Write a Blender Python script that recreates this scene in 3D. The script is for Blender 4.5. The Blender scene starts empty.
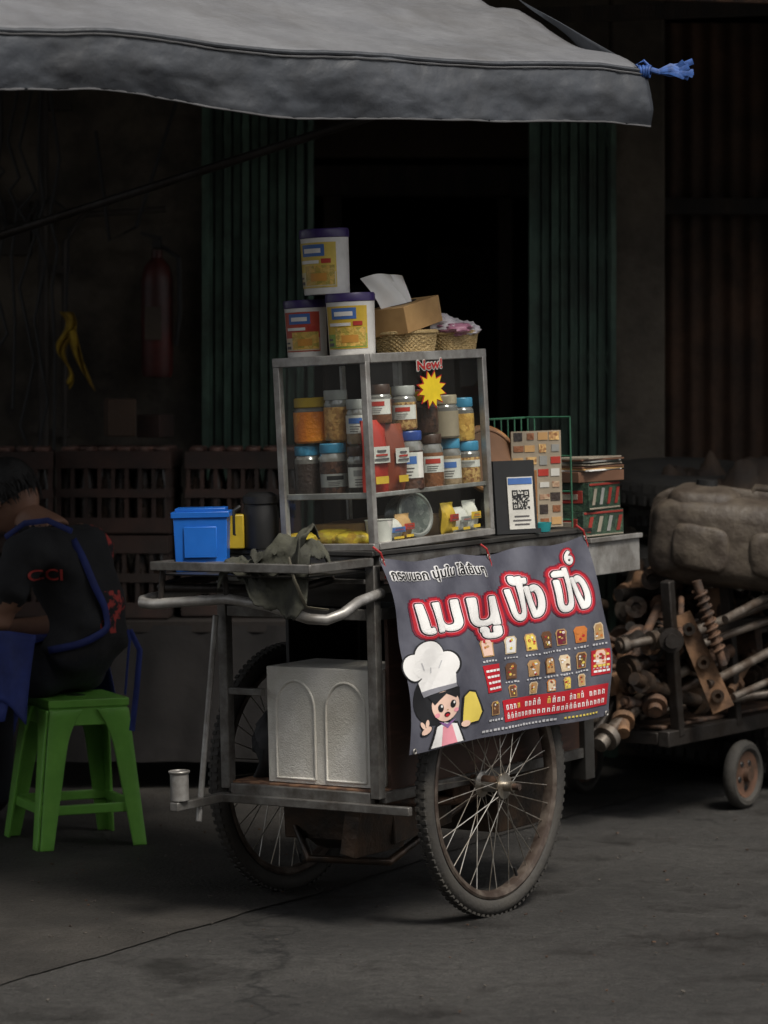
import bpy, bmesh, math, random
from mathutils import Matrix, Vector, Euler, noise
from mathutils.bvhtree import BVHTree
R=math.radians
rnd=random.Random(7)
scene=bpy.context.scene
# ------------------------------------------------------------------ materials
_m={}
def mat(name,c,rough=.6,metal=0,c2=None,scale=6,lo=.4,hi=.62,bump=0,bscale=60,coat=0,stretch=(1,1,1),dirt=0,kind='noise',dirtc=(.02,.016,.012),dscale=2.2):
    if name in _m: return _m[name]
    m=bpy.data.materials.new(name); m.use_nodes=True; nt=m.node_tree; n=nt.nodes; l=nt.links
    p=n['Principled BSDF']
    if c2 is None: c2=tuple(x*.72 for x in c)
    tc=n.new('ShaderNodeTexCoord'); mp=n.new('ShaderNodeMapping'); mp.inputs['Scale'].default_value=stretch
    l.new(tc.outputs['Object'],mp.inputs['Vector'])
    if kind=='noise':
        t=n.new('ShaderNodeTexNoise'); t.inputs['Scale'].default_value=scale; t.inputs['Detail'].default_value=5; t.inputs['Roughness'].default_value=.62; out=t.outputs['Fac']
    elif kind=='cells':
        t=n.new('ShaderNodeTexVoronoi'); t.inputs['Scale'].default_value=scale; out=t.outputs['Color']
    elif kind=='wood':
        t=n.new('ShaderNodeTexWave'); t.inputs['Scale'].default_value=scale; t.inputs['Distortion'].default_value=6; t.inputs['Detail'].default_value=3; out=t.outputs['Fac']
    l.new(mp.outputs[0],t.inputs['Vector'])
    r=n.new('ShaderNodeValToRGB'); r.color_ramp.elements[0].position=lo; r.color_ramp.elements[1].position=hi
    r.color_ramp.elements[0].color=(*c2,1); r.color_ramp.elements[1].color=(*c,1)
    l.new(out,r.inputs[0]); col=r.outputs[0]
    if dirt>0:
        t3=n.new('ShaderNodeTexNoise'); t3.inputs['Scale'].default_value=dscale; t3.inputs['Detail'].default_value=6; t3.inputs['Roughness'].default_value=.7
        l.new(tc.outputs['Object'],t3.inputs['Vector'])
        mr=n.new('ShaderNodeMapRange'); mr.inputs[1].default_value=.42; mr.inputs[2].default_value=.68; mr.inputs[4].default_value=dirt
        l.new(t3.outputs['Fac'],mr.inputs[0])
        mx=n.new('ShaderNodeMix'); mx.data_type='RGBA'; l.new(mr.outputs[0],mx.inputs[0]); l.new(col,mx.inputs[6]); mx.inputs[7].default_value=(*dirtc,1)
        col=mx.outputs[2]
    l.new(col,p.inputs['Base Color'])
    p.inputs['Metallic'].default_value=metal; p.inputs['Coat Weight'].default_value=coat; p.inputs['Coat Roughness'].default_value=.12
    t2=n.new('ShaderNodeTexNoise'); t2.inputs['Scale'].default_value=bscale; t2.inputs['Detail'].default_value=4
    l.new(mp.outputs[0],t2.inputs['Vector'])
    mr=n.new('ShaderNodeMapRange'); mr.inputs[3].default_value=max(0.03,rough-.14); mr.inputs[4].default_value=min(1,rough+.14)
    l.new(t2.outputs['Fac'],mr.inputs[0]); l.new(mr.outputs[0],p.inputs['Roughness'])
    if bump>0:
        b=n.new('ShaderNodeBump'); b.inputs['Strength'].default_value=bump; b.inputs['Distance'].default_value=.01
        l.new(t2.outputs['Fac'],b.inputs['Height']); l.new(b.outputs[0],p.inputs['Normal'])
    _m[name]=m; return m
def glassmat(name,tint=(.93,.96,.95),refl=.03,haze=.006):
    if name in _m: return _m[name]
    m=bpy.data.materials.new(name); m.use_nodes=True; nt=m.node_tree; n=nt.nodes; l=nt.links; n.clear()
    o=n.new('ShaderNodeOutputMaterial'); tr=n.new('ShaderNodeBsdfTransparent'); tr.inputs[0].default_value=(*tint,1)
    g=n.new('ShaderNodeBsdfGlossy'); g.inputs['Roughness'].default_value=.04; g.inputs[0].default_value=(1,1,1,1)
    mx=n.new('ShaderNodeMixShader'); mx.inputs[0].default_value=refl; l.new(tr.outputs[0],mx.inputs[1]); l.new(g.outputs[0],mx.inputs[2])
    d=n.new('ShaderNodeBsdfDiffuse'); d.inputs[0].default_value=(.5,.48,.44,1)
    ns=n.new('ShaderNodeTexNoise'); ns.inputs['Scale'].default_value=9; ns.inputs['Detail'].default_value=6
    tc=n.new('ShaderNodeTexCoord'); l.new(tc.outputs['Object'],ns.inputs['Vector'])
    ml=n.new('ShaderNodeMath'); ml.operation='MULTIPLY'; ml.inputs[1].default_value=haze*2; l.new(ns.outputs[0],ml.inputs[0])
    m2=n.new('ShaderNodeMixShader'); l.new(ml.outputs[0],m2.inputs[0]); l.new(mx.outputs[0],m2.inputs[1]); l.new(d.outputs[0],m2.inputs[2])
    l.new(m2.outputs[0],o.inputs[0]); _m[name]=m; return m

# ------------------------------------------------------------------ mesh builder
class B:
    def __init__(s,name): s.name=name; s.bm=bmesh.new(); s.mats=[]
    def mi(s,m):
        if m not in s.mats: s.mats.append(m)
        return s.mats.index(m)
    def poly(s,vs,fs,m,smooth=False):
        V=[s.bm.verts.new(v) for v in vs]; i=s.mi(m) if not isinstance(m,list) else None
        for k,f in enumerate(fs):
            try: F=s.bm.faces.new([V[j] for j in f])
            except ValueError: continue
            F.material_index=i if i is not None else s.mi(m[k]); F.smooth=smooth
        return V
    def box(s,c,d,m,rot=(0,0,0),taper=1.0,M=None):
        x,y,z=d[0]/2,d[1]/2,d[2]/2; t=taper
        vs=[(-x,-y,-z),(x,-y,-z),(x,y,-z),(-x,y,-z),(-x*t,-y*t,z),(x*t,-y*t,z),(x*t,y*t,z),(-x*t,y*t,z)]
        T=Matrix.Translation(c)@Euler([R(a) for a in rot]).to_matrix().to_4x4()
        if M: T=M@T
        return s.poly([T@Vector(v) for v in vs],[(0,3,2,1),(4,5,6,7),(0,1,5,4),(1,2,6,5),(2,3,7,6),(3,0,4,7)],m)
    def tube(s,pts,r,m,n=8,caps=True,flat=1.0,smooth=True):
        P=[Vector(p) for p in pts]; k=len(P); rr=r if isinstance(r,(list,tuple)) else [r]*k
        rings=[]; up=None
        for i in range(k):
            d=(P[min(i+1,k-1)]-P[max(i-1,0)]).normalized()
            if up is None:
                up=Vector((0,0,1)) if abs(d.z)<.9 else Vector((1,0,0))
            a=(up-d*up.dot(d)).normalized(); b=d.cross(a); up=a
            rings.append([P[i]+(a*math.cos(2*math.pi*j/n)+b*math.sin(2*math.pi*j/n)*flat)*rr[i] for j in range(n)])
        vs=[v for g in rings for v in g]; fs=[]
        for i in range(k-1):
            for j in range(n): fs.append((i*n+j,i*n+(j+1)%n,(i+1)*n+(j+1)%n,(i+1)*n+j))
        if caps: fs+= [tuple(range(n))[::-1],tuple((k-1)*n+j for j in range(n))]
        s.poly(vs,fs,m,smooth)
    def lathe(s,c,prof,m,n=24,rot=(0,0,0),M=None,sx=1,sy=1,arc=None,jit=0):
        T=Matrix.Translation(c)@Euler([R(a) for a in rot]).to_matrix().to_4x4()
        if M: T=M@T
        a0,a1=(0,2*math.pi) if arc is None else arc
        closed=arc is None; cols=n if closed else n+1
        vs=[];fs=[];ms=[]
        for (r,z) in prof:
            for j in range(cols):
                a=a0+(a1-a0)*j/n; q=r*(1+jit*(rnd.random()-.5))
                vs.append(T@Vector((q*math.cos(a)*sx,q*math.sin(a)*sy,z)))
        for i in range(len(prof)-1):
            for j in range(n):
                fs.append((i*cols+j,i*cols+(j+1)%cols,(i+1)*cols+(j+1)%cols,(i+1)*cols+j)); ms.append(m[i] if isinstance(m,list) else m)
        s.poly(vs,fs,ms,True)
    def ring(s,c,R0,r,m,n=40,k=10,rot=(0,0,0),M=None,sq=1.0):
        T=Matrix.Translation(c)@Euler([R(a) for a in rot]).to_matrix().to_4x4()
        if M: T=M@T
        vs=[];fs=[]
        for i in range(n):
            a=2*math.pi*i/n
            for j in range(k):
                b=2*math.pi*j/k; q=R0+r*math.cos(b)
                vs.append(T@Vector((q*math.cos(a),q*math.sin(a),r*sq*math.sin(b))))
        for i in range(n):
            for j in range(k): fs.append((i*k+j,((i+1)%n)*k+j,((i+1)%n)*k+(j+1)%k,i*k+(j+1)%k))
        s.poly(vs,fs,m,True)
    def blob(s,c,d,m,rot=(0,0,0),n=16,k=10,jit=0,M=None,pw=1.0):
        T=Matrix.Translation(c)@Euler([R(a) for a in rot]).to_matrix().to_4x4()
        if M: T=M@T
        g=lambda x: math.copysign(abs(x)**pw,x)
        vs=[];fs=[]
        for i in range(1,k):
            t=math.pi*i/k
            for j in range(n):
                a=2*math.pi*j/n; q=1+jit*(rnd.random()-.5)
                vs.append(T@Vector((d[0]/2*g(math.sin(t))*g(math.cos(a))*q,d[1]/2*g(math.sin(t))*g(math.sin(a))*q,d[2]/2*g(math.cos(t))*q)))
        vs+=[T@Vector((0,0,d[2]/2)),T@Vector((0,0,-d[2]/2))]; L=len(vs)
        for i in range(k-2):
            for j in range(n): fs.append((i*n+j,(i+1)*n+j,(i+1)*n+(j+1)%n,i*n+(j+1)%n))
        for j in range(n):
            fs.append((L-2,j,(j+1)%n)); fs.append((L-1,(k-2)*n+(j+1)%n,(k-2)*n+j))
        s.poly(vs,fs,m,True)
    def grid(s,f,nu,nv,m,smooth=True):
        vs=[f(i/nu,j/nv) for j in range(nv+1) for i in range(nu+1)]
        s.poly(vs,[(j*(nu+1)+i,j*(nu+1)+i+1,(j+1)*(nu+1)+i+1,(j+1)*(nu+1)+i) for j in range(nv) for i in range(nu)],m,smooth)
    def done(s,M=None,parent=None,bevel=0,sharp=38,allsmooth=True,solid=0,name=None):
        bmesh.ops.recalc_face_normals(s.bm,faces=s.bm.faces)
        me=bpy.data.meshes.new(s.name); s.bm.to_mesh(me); s.bm.free()
        for m in s.mats: me.materials.append(m)
        if allsmooth:
            for p in me.polygons: p.use_smooth=True
            me.set_sharp_from_angle(angle=R(sharp))
        o=bpy.data.objects.new(s.name,me); scene.collection.objects.link(o)
        if parent: o.parent=parent
        if M is not None: o.matrix_world=M
        if solid:
            q=o.modifiers.new('s','SOLIDIFY'); q.thickness=solid
        if bevel:
            q=o.modifiers.new('b','BEVEL'); q.width=bevel; q.segments=2; q.limit_method='ANGLE'; q.angle_limit=R(40)
        return o
def empty(name,M=None):
    o=bpy.data.objects.new(name,None); scene.collection.objects.link(o); o.empty_display_size=.1
    if M is not None: o.matrix_world=M
    return o
def text_geo(txt,offset=0.0):
    cu=bpy.data.curves.new('t','FONT'); cu.body=txt; cu.size=1; cu.offset=offset; cu.resolution_u=5
    ob=bpy.data.objects.new('t',cu); scene.collection.objects.link(ob)
    dg=bpy.context.evaluated_depsgraph_get(); me=bpy.data.meshes.new_from_object(ob.evaluated_get(dg))
    vs=[v.co.copy() for v in me.vertices]; fs=[tuple(p.vertices) for p in me.polygons]
    bpy.data.objects.remove(ob); bpy.data.meshes.remove(me)
    return vs,fs
def bbox(vs):
    xs=[v.x for v in vs]; ys=[v.y for v in vs]; return min(xs),max(xs),min(ys),max(ys)
def P(n,c,rough=.4,**k): return mat(n,c,rough,0,**k)

# ------------------------------------------------------------------ frames
TH=-35
corner=Vector((-.012,7.573,0))
M0=Matrix.Translation(corner)@Matrix.Rotation(R(TH),4,'Z')
def lean(deg,piv): return Matrix.Translation(piv)@Matrix.Rotation(R(deg),4,'Y')@Matrix.Translation(-piv)
MB=lean(-1.4,corner+Vector((0,0,.36)))@M0
MC=lean(-1.5,MB@Vector((0,0,.96)))@MB@Matrix.Translation((0,.008,0))

# ------------------------------------------------------------------ common mats
steel=mat('galvanised_steel',(.25,.243,.23),.42,.6,c2=(.15,.145,.135),scale=14,dirt=.8,dirtc=(.05,.036,.026),dscale=11)
alu=mat('aluminium_frame',(.46,.45,.43),.4,.5,c2=(.29,.28,.265),scale=10,dirt=.6,dirtc=(.10,.08,.06),dscale=11)
darksteel=mat('dark_steel',(.045,.04,.037),.5,.6,c2=(.027,.021,.017),scale=9,bump=.2)
rust=mat('rusty_iron',(.12,.064,.037),.75,.2,c2=(.04,.027,.021),scale=16,bump=.4)
oil=mat('oily_iron',(.035,.03,.026),.38,.5,c2=(.07,.045,.03),scale=12,bump=.3)
rubber=mat('rubber',(.026,.025,.024),.8,0,c2=(.045,.041,.035),scale=12,bump=.25,bscale=90,dirt=.4,dirtc=(.07,.062,.052),dscale=6)
wood=mat('old_plywood',(.19,.10,.055),.7,0,c2=(.10,.05,.03),scale=5,kind='wood',stretch=(1,6,1),dirt=.5,bump=.1)
black=mat('black_plastic',(.010,.010,.011),.5,0,c2=(.014,.014,.014))
white=mat('white_plastic',(.72,.70,.66),.4,0,c2=(.6,.58,.53),scale=12,dirt=.3,dirtc=(.3,.26,.2),dscale=9)
paper=mat('white_paper',(.82,.81,.78),.8,0,c2=(.74,.73,.70),scale=9)

# ------------------------------------------------------------------ ground
def ground():
    m=bpy.data.materials.new('asphalt'); m.use_nodes=True; n=m.node_tree.nodes; l=m.node_tree.links; p=n['Principled BSDF']
    tc=n.new('ShaderNodeTexCoord')
    def ns(s,d=8,r=.6):
        t=n.new('ShaderNodeTexNoise'); t.inputs['Scale'].default_value=s; t.inputs['Detail'].default_value=d; t.inputs['Roughness'].default_value=r; l.new(tc.outputs['Object'],t.inputs['Vector']); return t
    def mrg(src,a,b,c,d):
        q=n.new('ShaderNodeMapRange'); q.inputs[1].default_value=a; q.inputs[2].default_value=b; q.inputs[3].default_value=c; q.inputs[4].default_value=d; l.new(src,q.inputs[0]); return q.outputs[0]
    def mul(a,b):
        q=n.new('ShaderNodeMix'); q.data_type='RGBA'; q.blend_type='MULTIPLY'; q.inputs[0].default_value=1; l.new(a,q.inputs[6]); l.new(b,q.inputs[7]); return q.outputs[2]
    a=ns(1.3,8,.7); rp=n.new('ShaderNodeValToRGB'); e=rp.color_ramp.elements; e[0].position=.34; e[0].color=(.027,.0252,.0232,1); e[1].position=.66; e[1].color=(.064,.0605,.056,1); l.new(a.outputs[0],rp.inputs[0])
    b=ns(150,4,.85); mid=ns(30,6,.8)
    v=n.new('ShaderNodeTexVoronoi'); v.feature='DISTANCE_TO_EDGE'; v.inputs['Scale'].default_value=.42
    w=ns(3.5,7); wm=n.new('ShaderNodeMix'); wm.data_type='VECTOR'; wm.inputs[0].default_value=.3; l.new(tc.outputs['Object'],wm.inputs[4]); l.new(w.outputs['Color'],wm.inputs[5]); l.new(wm.outputs[1],v.inputs['Vector'])
    st=ns(2.6,7,.62); pale=ns(.55,5,.55)
    col=mul(rp.outputs[0],mrg(b.outputs[0],.35,.68,.3,1.95)); col=mul(col,mrg(mid.outputs[0],.34,.68,.62,1.42)); col=mul(col,mrg(v.outputs['Distance'],.0006,.004,.35,1)); col=mul(col,mrg(st.outputs[0],.52,.64,1,.55)); col=mul(col,mrg(pale.outputs[0],.42,.6,.82,1.2))
    l.new(col,p.inputs['Base Color'])
    l.new(mrg(st.outputs[0],.5,.66,.85,.36),p.inputs['Roughness'])
    bp=n.new('ShaderNodeBump'); bp.inputs['Strength'].default_value=1; bp.inputs['Distance'].default_value=.007; l.new(b.outputs[0],bp.inputs['Height'])
    b3=n.new('ShaderNodeBump'); b3.inputs['Strength'].default_value=.8; b3.inputs['Distance'].default_value=.018; l.new(mid.outputs[0],b3.inputs['Height']); l.new(bp.outputs[0],b3.inputs['Normal'])
    b2=n.new('ShaderNodeBump'); b2.inputs['Strength'].default_value=.6; b2.inputs['Distance'].default_value=.05; l.new(a.outputs[0],b2.inputs['Height']); l.new(b3.outputs[0],b2.inputs['Normal']); l.new(b2.outputs[0],p.inputs['Normal'])
    g=B('road'); g.poly([(-200,-200,0),(200,-200,0),(200,200,0),(-200,200,0)],[(0,1,2,3)],m); g.done(allsmooth=False)
    conc=mat('shaded_concrete_paving',(.044,.039,.034),.74,0,c2=(.018,.016,.014),scale=2.6,lo=.36,hi=.64,bump=1,bscale=90,dirt=.7,dirtc=(.013,.011,.009),dscale=3.5)  # paving albedo lowered, awning shade painted into its tone
    s=B('pavement')
    d=Vector((.487,.873,0)); nrm=Vector((-.873,.487,0)); o=Vector((-.9,6.92,.004))
    pts=[]; N=500
    for i in range(N+1):
        t=-9+i*(14.5/N); pts.append(o+d*t+nrm*(.012*math.sin(t*3.1)+.02*noise.fractal(Vector((t*3,0,0)),.8,2.2,5)))
    vs=pts+[p_+nrm*14 for p_ in pts]
    s.poly(vs,[(i,i+1,N+2+i,N+1+i) for i in range(N)],conc); s.done(allsmooth=False)
ground()

# ------------------------------------------------------------------ building
def building():
    e=empty('shophouse')
    pl=mat('grimy_plaster',(.15,.125,.096),.85,0,c2=(.04,.033,.026),scale=2.4,lo=.3,hi=.66,bump=.6,bscale=25,dirt=.9,dirtc=(.014,.012,.0095))
    dk=mat('dark_wood',(.034,.023,.016),.8,0,c2=(.014,.011,.009),scale=5,bump=.3,stretch=(3,3,.6))  # very dark brown wood, mottled
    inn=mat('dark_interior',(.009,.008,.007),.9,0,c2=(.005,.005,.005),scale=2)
    w=B('walls')
    w.box((-2.53,11.3,3),(3.74,.4,6),pl); w.box((.94,11.3,3),(.2,.4,6),pl)
    w.box((.09,11.3,4.25),(1.50,.38,3.5),pl); w.box((5.2,11.3,4.4),(8.32,.38,3.2),pl); w.box((6.7,11.3,1.4),(5,.36,2.8),pl)
    w.done(parent=e,bevel=.012)
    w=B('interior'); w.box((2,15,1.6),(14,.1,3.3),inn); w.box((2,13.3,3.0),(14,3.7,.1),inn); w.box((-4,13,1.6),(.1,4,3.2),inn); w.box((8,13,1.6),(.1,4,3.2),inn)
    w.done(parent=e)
    w=B('rusty_partition'); rp=mat('rusty_sheet',(.11,.058,.034),.85,0,c2=(.035,.024,.018),scale=3,lo=.3,hi=.65,bump=.4,dirt=.8,dirtc=(.012,.010,.008))
    w.grid(lambda a,b: Vector((1.04+2.6*a,11.42+.012*math.sin(a*2.6*2*math.pi/.076),2.75*b)),420,2,rp)
    w.box((1.6,11.38,1.5),(.05,.04,3),dk); w.box((2.3,11.38,1.5),(.05,.04,3),dk); w.box((2.2,11.37,2.05),(2.4,.04,.06),dk); w.done(parent=e)
    w=B('door_frame')
    w.box((.13,11.6,2.16),(1.4,.1,.12),dk); w.box((.13,11.62,2.33),(1.4,.05,.16),mat('old_board',(.06,.04,.028),.8)); w.box((-.2,11.6,1.05),(.07,.1,2.1),dk); w.box((.47,11.62,1.05),(.06,.1,2.1),dk)
    w.box((.1,12.4,.55),(.9,.4,.06),dk); w.box((.35,12.7,1.0),(.35,.3,1.9),dk); w.box((-.15,12.9,1.5),(.5,.05,.6),mat('wall_picture',(.05,.04,.033),.4))
    for i in range(6): w.box((-.3+i*.17,12.4,.72),(.12,.2,.2+rnd.random()*.3),dk,rot=(0,0,rnd.uniform(-15,15)))
    w.box((.02,11.75,1.55),(.16,.1,.5),mat('hanging_coat',(.045,.03,.025),.9),taper=.7)
    w.done(parent=e,bevel=.006)
    c=B('light_block_canopy'); c.box((1.5,10.2,3.05),(12,2.4,.06),dk,rot=(-5,0,0))  # canopy added out of view to keep sky light off the shopfront
    for i in range(12): c.box((-4+i*.95,10.1,2.94),(.06,2.2,.1),dk,rot=(-5,0,0))
    c.box((1.5,9.15,2.92),(12,.06,.14),dk); c.box((1.2,9.6,2.66),(2.4,.05,.035),rust,rot=(0,3,0)); c.box((1.1,9.9,2.62),(2.2,.04,.05),dk,rot=(0,-2,0)); c.box((1.4,9.5,2.60),(1.6,.03,.03),rust,rot=(0,1,6))
    c.done(parent=e)
    u=B('upper_floor'); u.box((1.5,11.3,8),(14,.4,4),pl)
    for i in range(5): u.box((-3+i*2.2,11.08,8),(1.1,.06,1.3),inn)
    u.done(parent=e)
building()
def gate(name,x0,x1,y):
    g=B(name); gm=mat('green_gate_paint',(.10,.175,.13),.5,.1,c2=(.045,.085,.064),scale=9,dirt=.7,dirtc=(.026,.022,.016),dscale=4,stretch=(1,1,.3))
    n=int(round((x1-x0)/.0335)); s=(x1-x0)/n
    for i in range(n):
        x=x0+(i+.5)*s; dy=.012*((i%2)*2-1)
        g.box((x,y+dy,1.25),(.019,.018,2.5),gm); g.box((x+.012,y+dy-.012,1.25),(.007,.006,2.5),gm)
    g.box(((x0+x1)/2,y+.05,1.25),(x1-x0,.004,2.5),mat('gate_back',(.014,.022,.018),.7))
    for k in range(6):
        z=.2+k*.42
        for i in range(n-1):
            x=x0+(i+.5)*s
            for sg in (1,-1): g.tube([(x,y+.035,z-sg*.09),(x+s,y+.035,z+sg*.09)],.0045,gm,n=4)
    g.box(((x0+x1)/2,y,2.5),(x1-x0+.02,.07,.05),gm); g.box(((x0+x1)/2,y,.03),(x1-x0+.02,.07,.04),gm)
    g.box((x0+.008,y-.014,1.25),(.03,.05,2.49),gm); g.box((x1-.008,y-.014,1.25),(.02,.05,2.49),gm)
    g.done()
gate('folding_gate',-.66,-.26,11.02); gate('folding_gate',.54,.85,11.05)

def misc_back():
    red=mat('extinguisher_red',(.10,.015,.011),.5,0,c2=(.05,.01,.009),dirt=.6)
    e=B('fire_extinguisher'); x,z=-.83,1.40
    e.lathe((x,10.98,z),[(0,0),(.052,.005),(.058,.03),(.058,.36),(.046,.41),(.02,.44),(.02,.47),(0,.47)],red,n=20)
    e.box((x,10.97,z+.49),(.03,.09,.03),black); e.box((x-.02,10.96,z+.52),(.08,.02,.012),black,rot=(0,15,0))
    e.tube([(x+.02,10.97,z+.48),(x+.08,10.95,z+.44),(x+.085,10.95,z+.25),(x+.07,10.95,z+.12)],.009,black)
    e.box((x,11.07,z+.2),(.04,.08,.3),black); e.box((x-.01,10.92,z+.2),(.06,.012,.12),P('dull_label',(.08,.06,.045)))
    e.done()
    p=B('wall_pipe'); gp=mat('grimy_pipe',(.06,.05,.042),.6,.2)
    p.tube([(-1.24,10.98,0),(-1.25,10.98,3)],.02,gp,n=12); p.tube([(-1.17,11.0,0),(-1.17,11.0,1.9),(-1.1,11.0,2.0),(-.8,11.0,2.02)],.012,gp)
    for z in (.6,1.2,1.8,2.4): p.box((-1.21,11.03,z),(.12,.08,.03),gp)
    p.box((-1.36,11.02,1.95),(.13,.08,.2),gp)
    p.done()
    c=B('electric_cable')
    for k in range(5):
        c.tube([(-1.4+.05*k+.03*math.sin(t*3+k),10.95-.01*k,2.5-t*.12*(1+.2*k)-.1*math.sin(t*1.1)) for t in range(0,9)],.006,black,n=5)
    c.tube([(-1.55+i*.03+.05*math.sin(i),10.93,2.0+.06*math.sin(i*1.7)) for i in range(14)],.006,black,n=5)
    c.tube([(-.75,10.9,2.42),(-.9,10.9,1.95),(-1.0,10.92,1.9),(-1.05,10.92,2.3)],.007,black,n=5)
    c.done()
    y=B('yellow_cloth'); ym=mat('yellow_cloth',(.42,.28,.02),.8,0,c2=(.2,.12,.01),scale=12)
    y.grid(lambda a,b:Vector((-1.15+(a-.5)*.035*(1.4-b)+.02*math.sin(b*9),10.85+.012*math.sin(a*9+b*8),1.64-.25*b-.03*a*b)),8,16,ym)
    y.grid(lambda a,b:Vector((-1.15+.05*b+a*.035+.02*b*b,10.84+.012*math.sin(a*8+b*6),1.56-.19*b*(.8+.4*a)+.02*a)),8,12,ym)
    y.tube([(-1.15,10.85,1.64),(-1.15,10.95,1.95)],.004,black,n=5); y.done(solid=.002)
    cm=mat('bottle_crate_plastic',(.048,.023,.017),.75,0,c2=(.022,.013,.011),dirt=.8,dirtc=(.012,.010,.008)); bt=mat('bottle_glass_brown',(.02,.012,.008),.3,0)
    cap=mat('bottle_cap',(.15,.075,.055),.6,.1,c2=(.07,.038,.03),scale=20)
    def crate(x,y,z,rz,bottles):
        c=B('bottle_crate'); M=Matrix.Translation((x,y,z))@Matrix.Rotation(R(rz),4,'Z'); W,D,H=.40,.30,.285; t=.012
        c.box((0,0,.008),(W-.004,D-.004,.014),cm,M=M)
        for (zz,h) in ((.03,.05),(.14,.03),(.255,.06)):
            for sy in (-1,1): c.box((0,sy*(D/2-t/2),zz),(W,t,h),cm,M=M)
            for sx in (-1,1): c.box((sx*(W/2-t/2),0,zz),(t-.002,D-.01,h-.004),cm,M=M)
        for i in range(9):
            for sy in (-1,1): c.box((-W/2+.012+i*(W-.024)/8,sy*(D/2-t/2-.002),H/2),(.014,t-.004,H-.006),cm,M=M)
        for j in range(1,6):
            for sx in (-1,1): c.box((sx*(W/2-t/2),-D/2+j*D/6,H/2),(t-.004,.014,H-.006),cm,M=M)
        for i in range(6):
            for j in range(4):
                if bottles or j==0:
                    c.lathe((-.16+i*.064,-.105+j*.07,.02),[(.028,0),(.03,.15),(.014,.22),(.013,.25)],bt,n=10,M=M)
                    if bottles: c.lathe((-.16+i*.064,-.105+j*.07,.278),[(.025,0),(.028,.012),(.024,.02),(0,.021)],cap,n=12,M=M)
        c.done()
    for ci,x in enumerate([-1.36,-.93,-.50,-.07]):
        for k in (2,3):
            if ci==3 and k==3: continue
            crate(x+rnd.uniform(-.015,.015),10.42+ci*.03+rnd.uniform(-.03,.03),k*.288+rnd.uniform(0,.003),rnd.uniform(-5,5),k==3 or ci==3)
    # added bench for the crates; its near-black cloth stands in for shade below
    b=B('bench'); bw=mat('bench_wood',(.02,.014,.011),.85,0,c2=(.012,.009,.008)); bc=mat('bench_shade_sheet',(.014,.012,.012),.95,0,c2=(.009,.008,.008),bump=.4,bscale=15)
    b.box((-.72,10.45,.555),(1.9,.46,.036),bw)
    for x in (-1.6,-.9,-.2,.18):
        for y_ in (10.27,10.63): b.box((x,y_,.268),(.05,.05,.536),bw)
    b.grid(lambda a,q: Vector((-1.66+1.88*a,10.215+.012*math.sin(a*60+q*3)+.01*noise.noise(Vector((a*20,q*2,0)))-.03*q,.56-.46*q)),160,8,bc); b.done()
    t=B('wooden_box'); t.box((-.92,10.45,1.19+.075),(.10,.14,.13),mat('box_brown',(.06,.034,.02),.8),rot=(0,0,10)); t.box((-.80,10.5,1.19+.045),(.09,.12,.08),cm,rot=(0,0,-20)); t.done(bevel=.004)
    r=B('awning_pole'); r.tube([(-1.9,9.3,1.62),(.02,8.55,2.17)],.013,darksteel,n=10); r.tube([(-1.9,9.3,0),(-1.9,9.3,2.9)],.02,darksteel,n=10); r.done()
misc_back()

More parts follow.
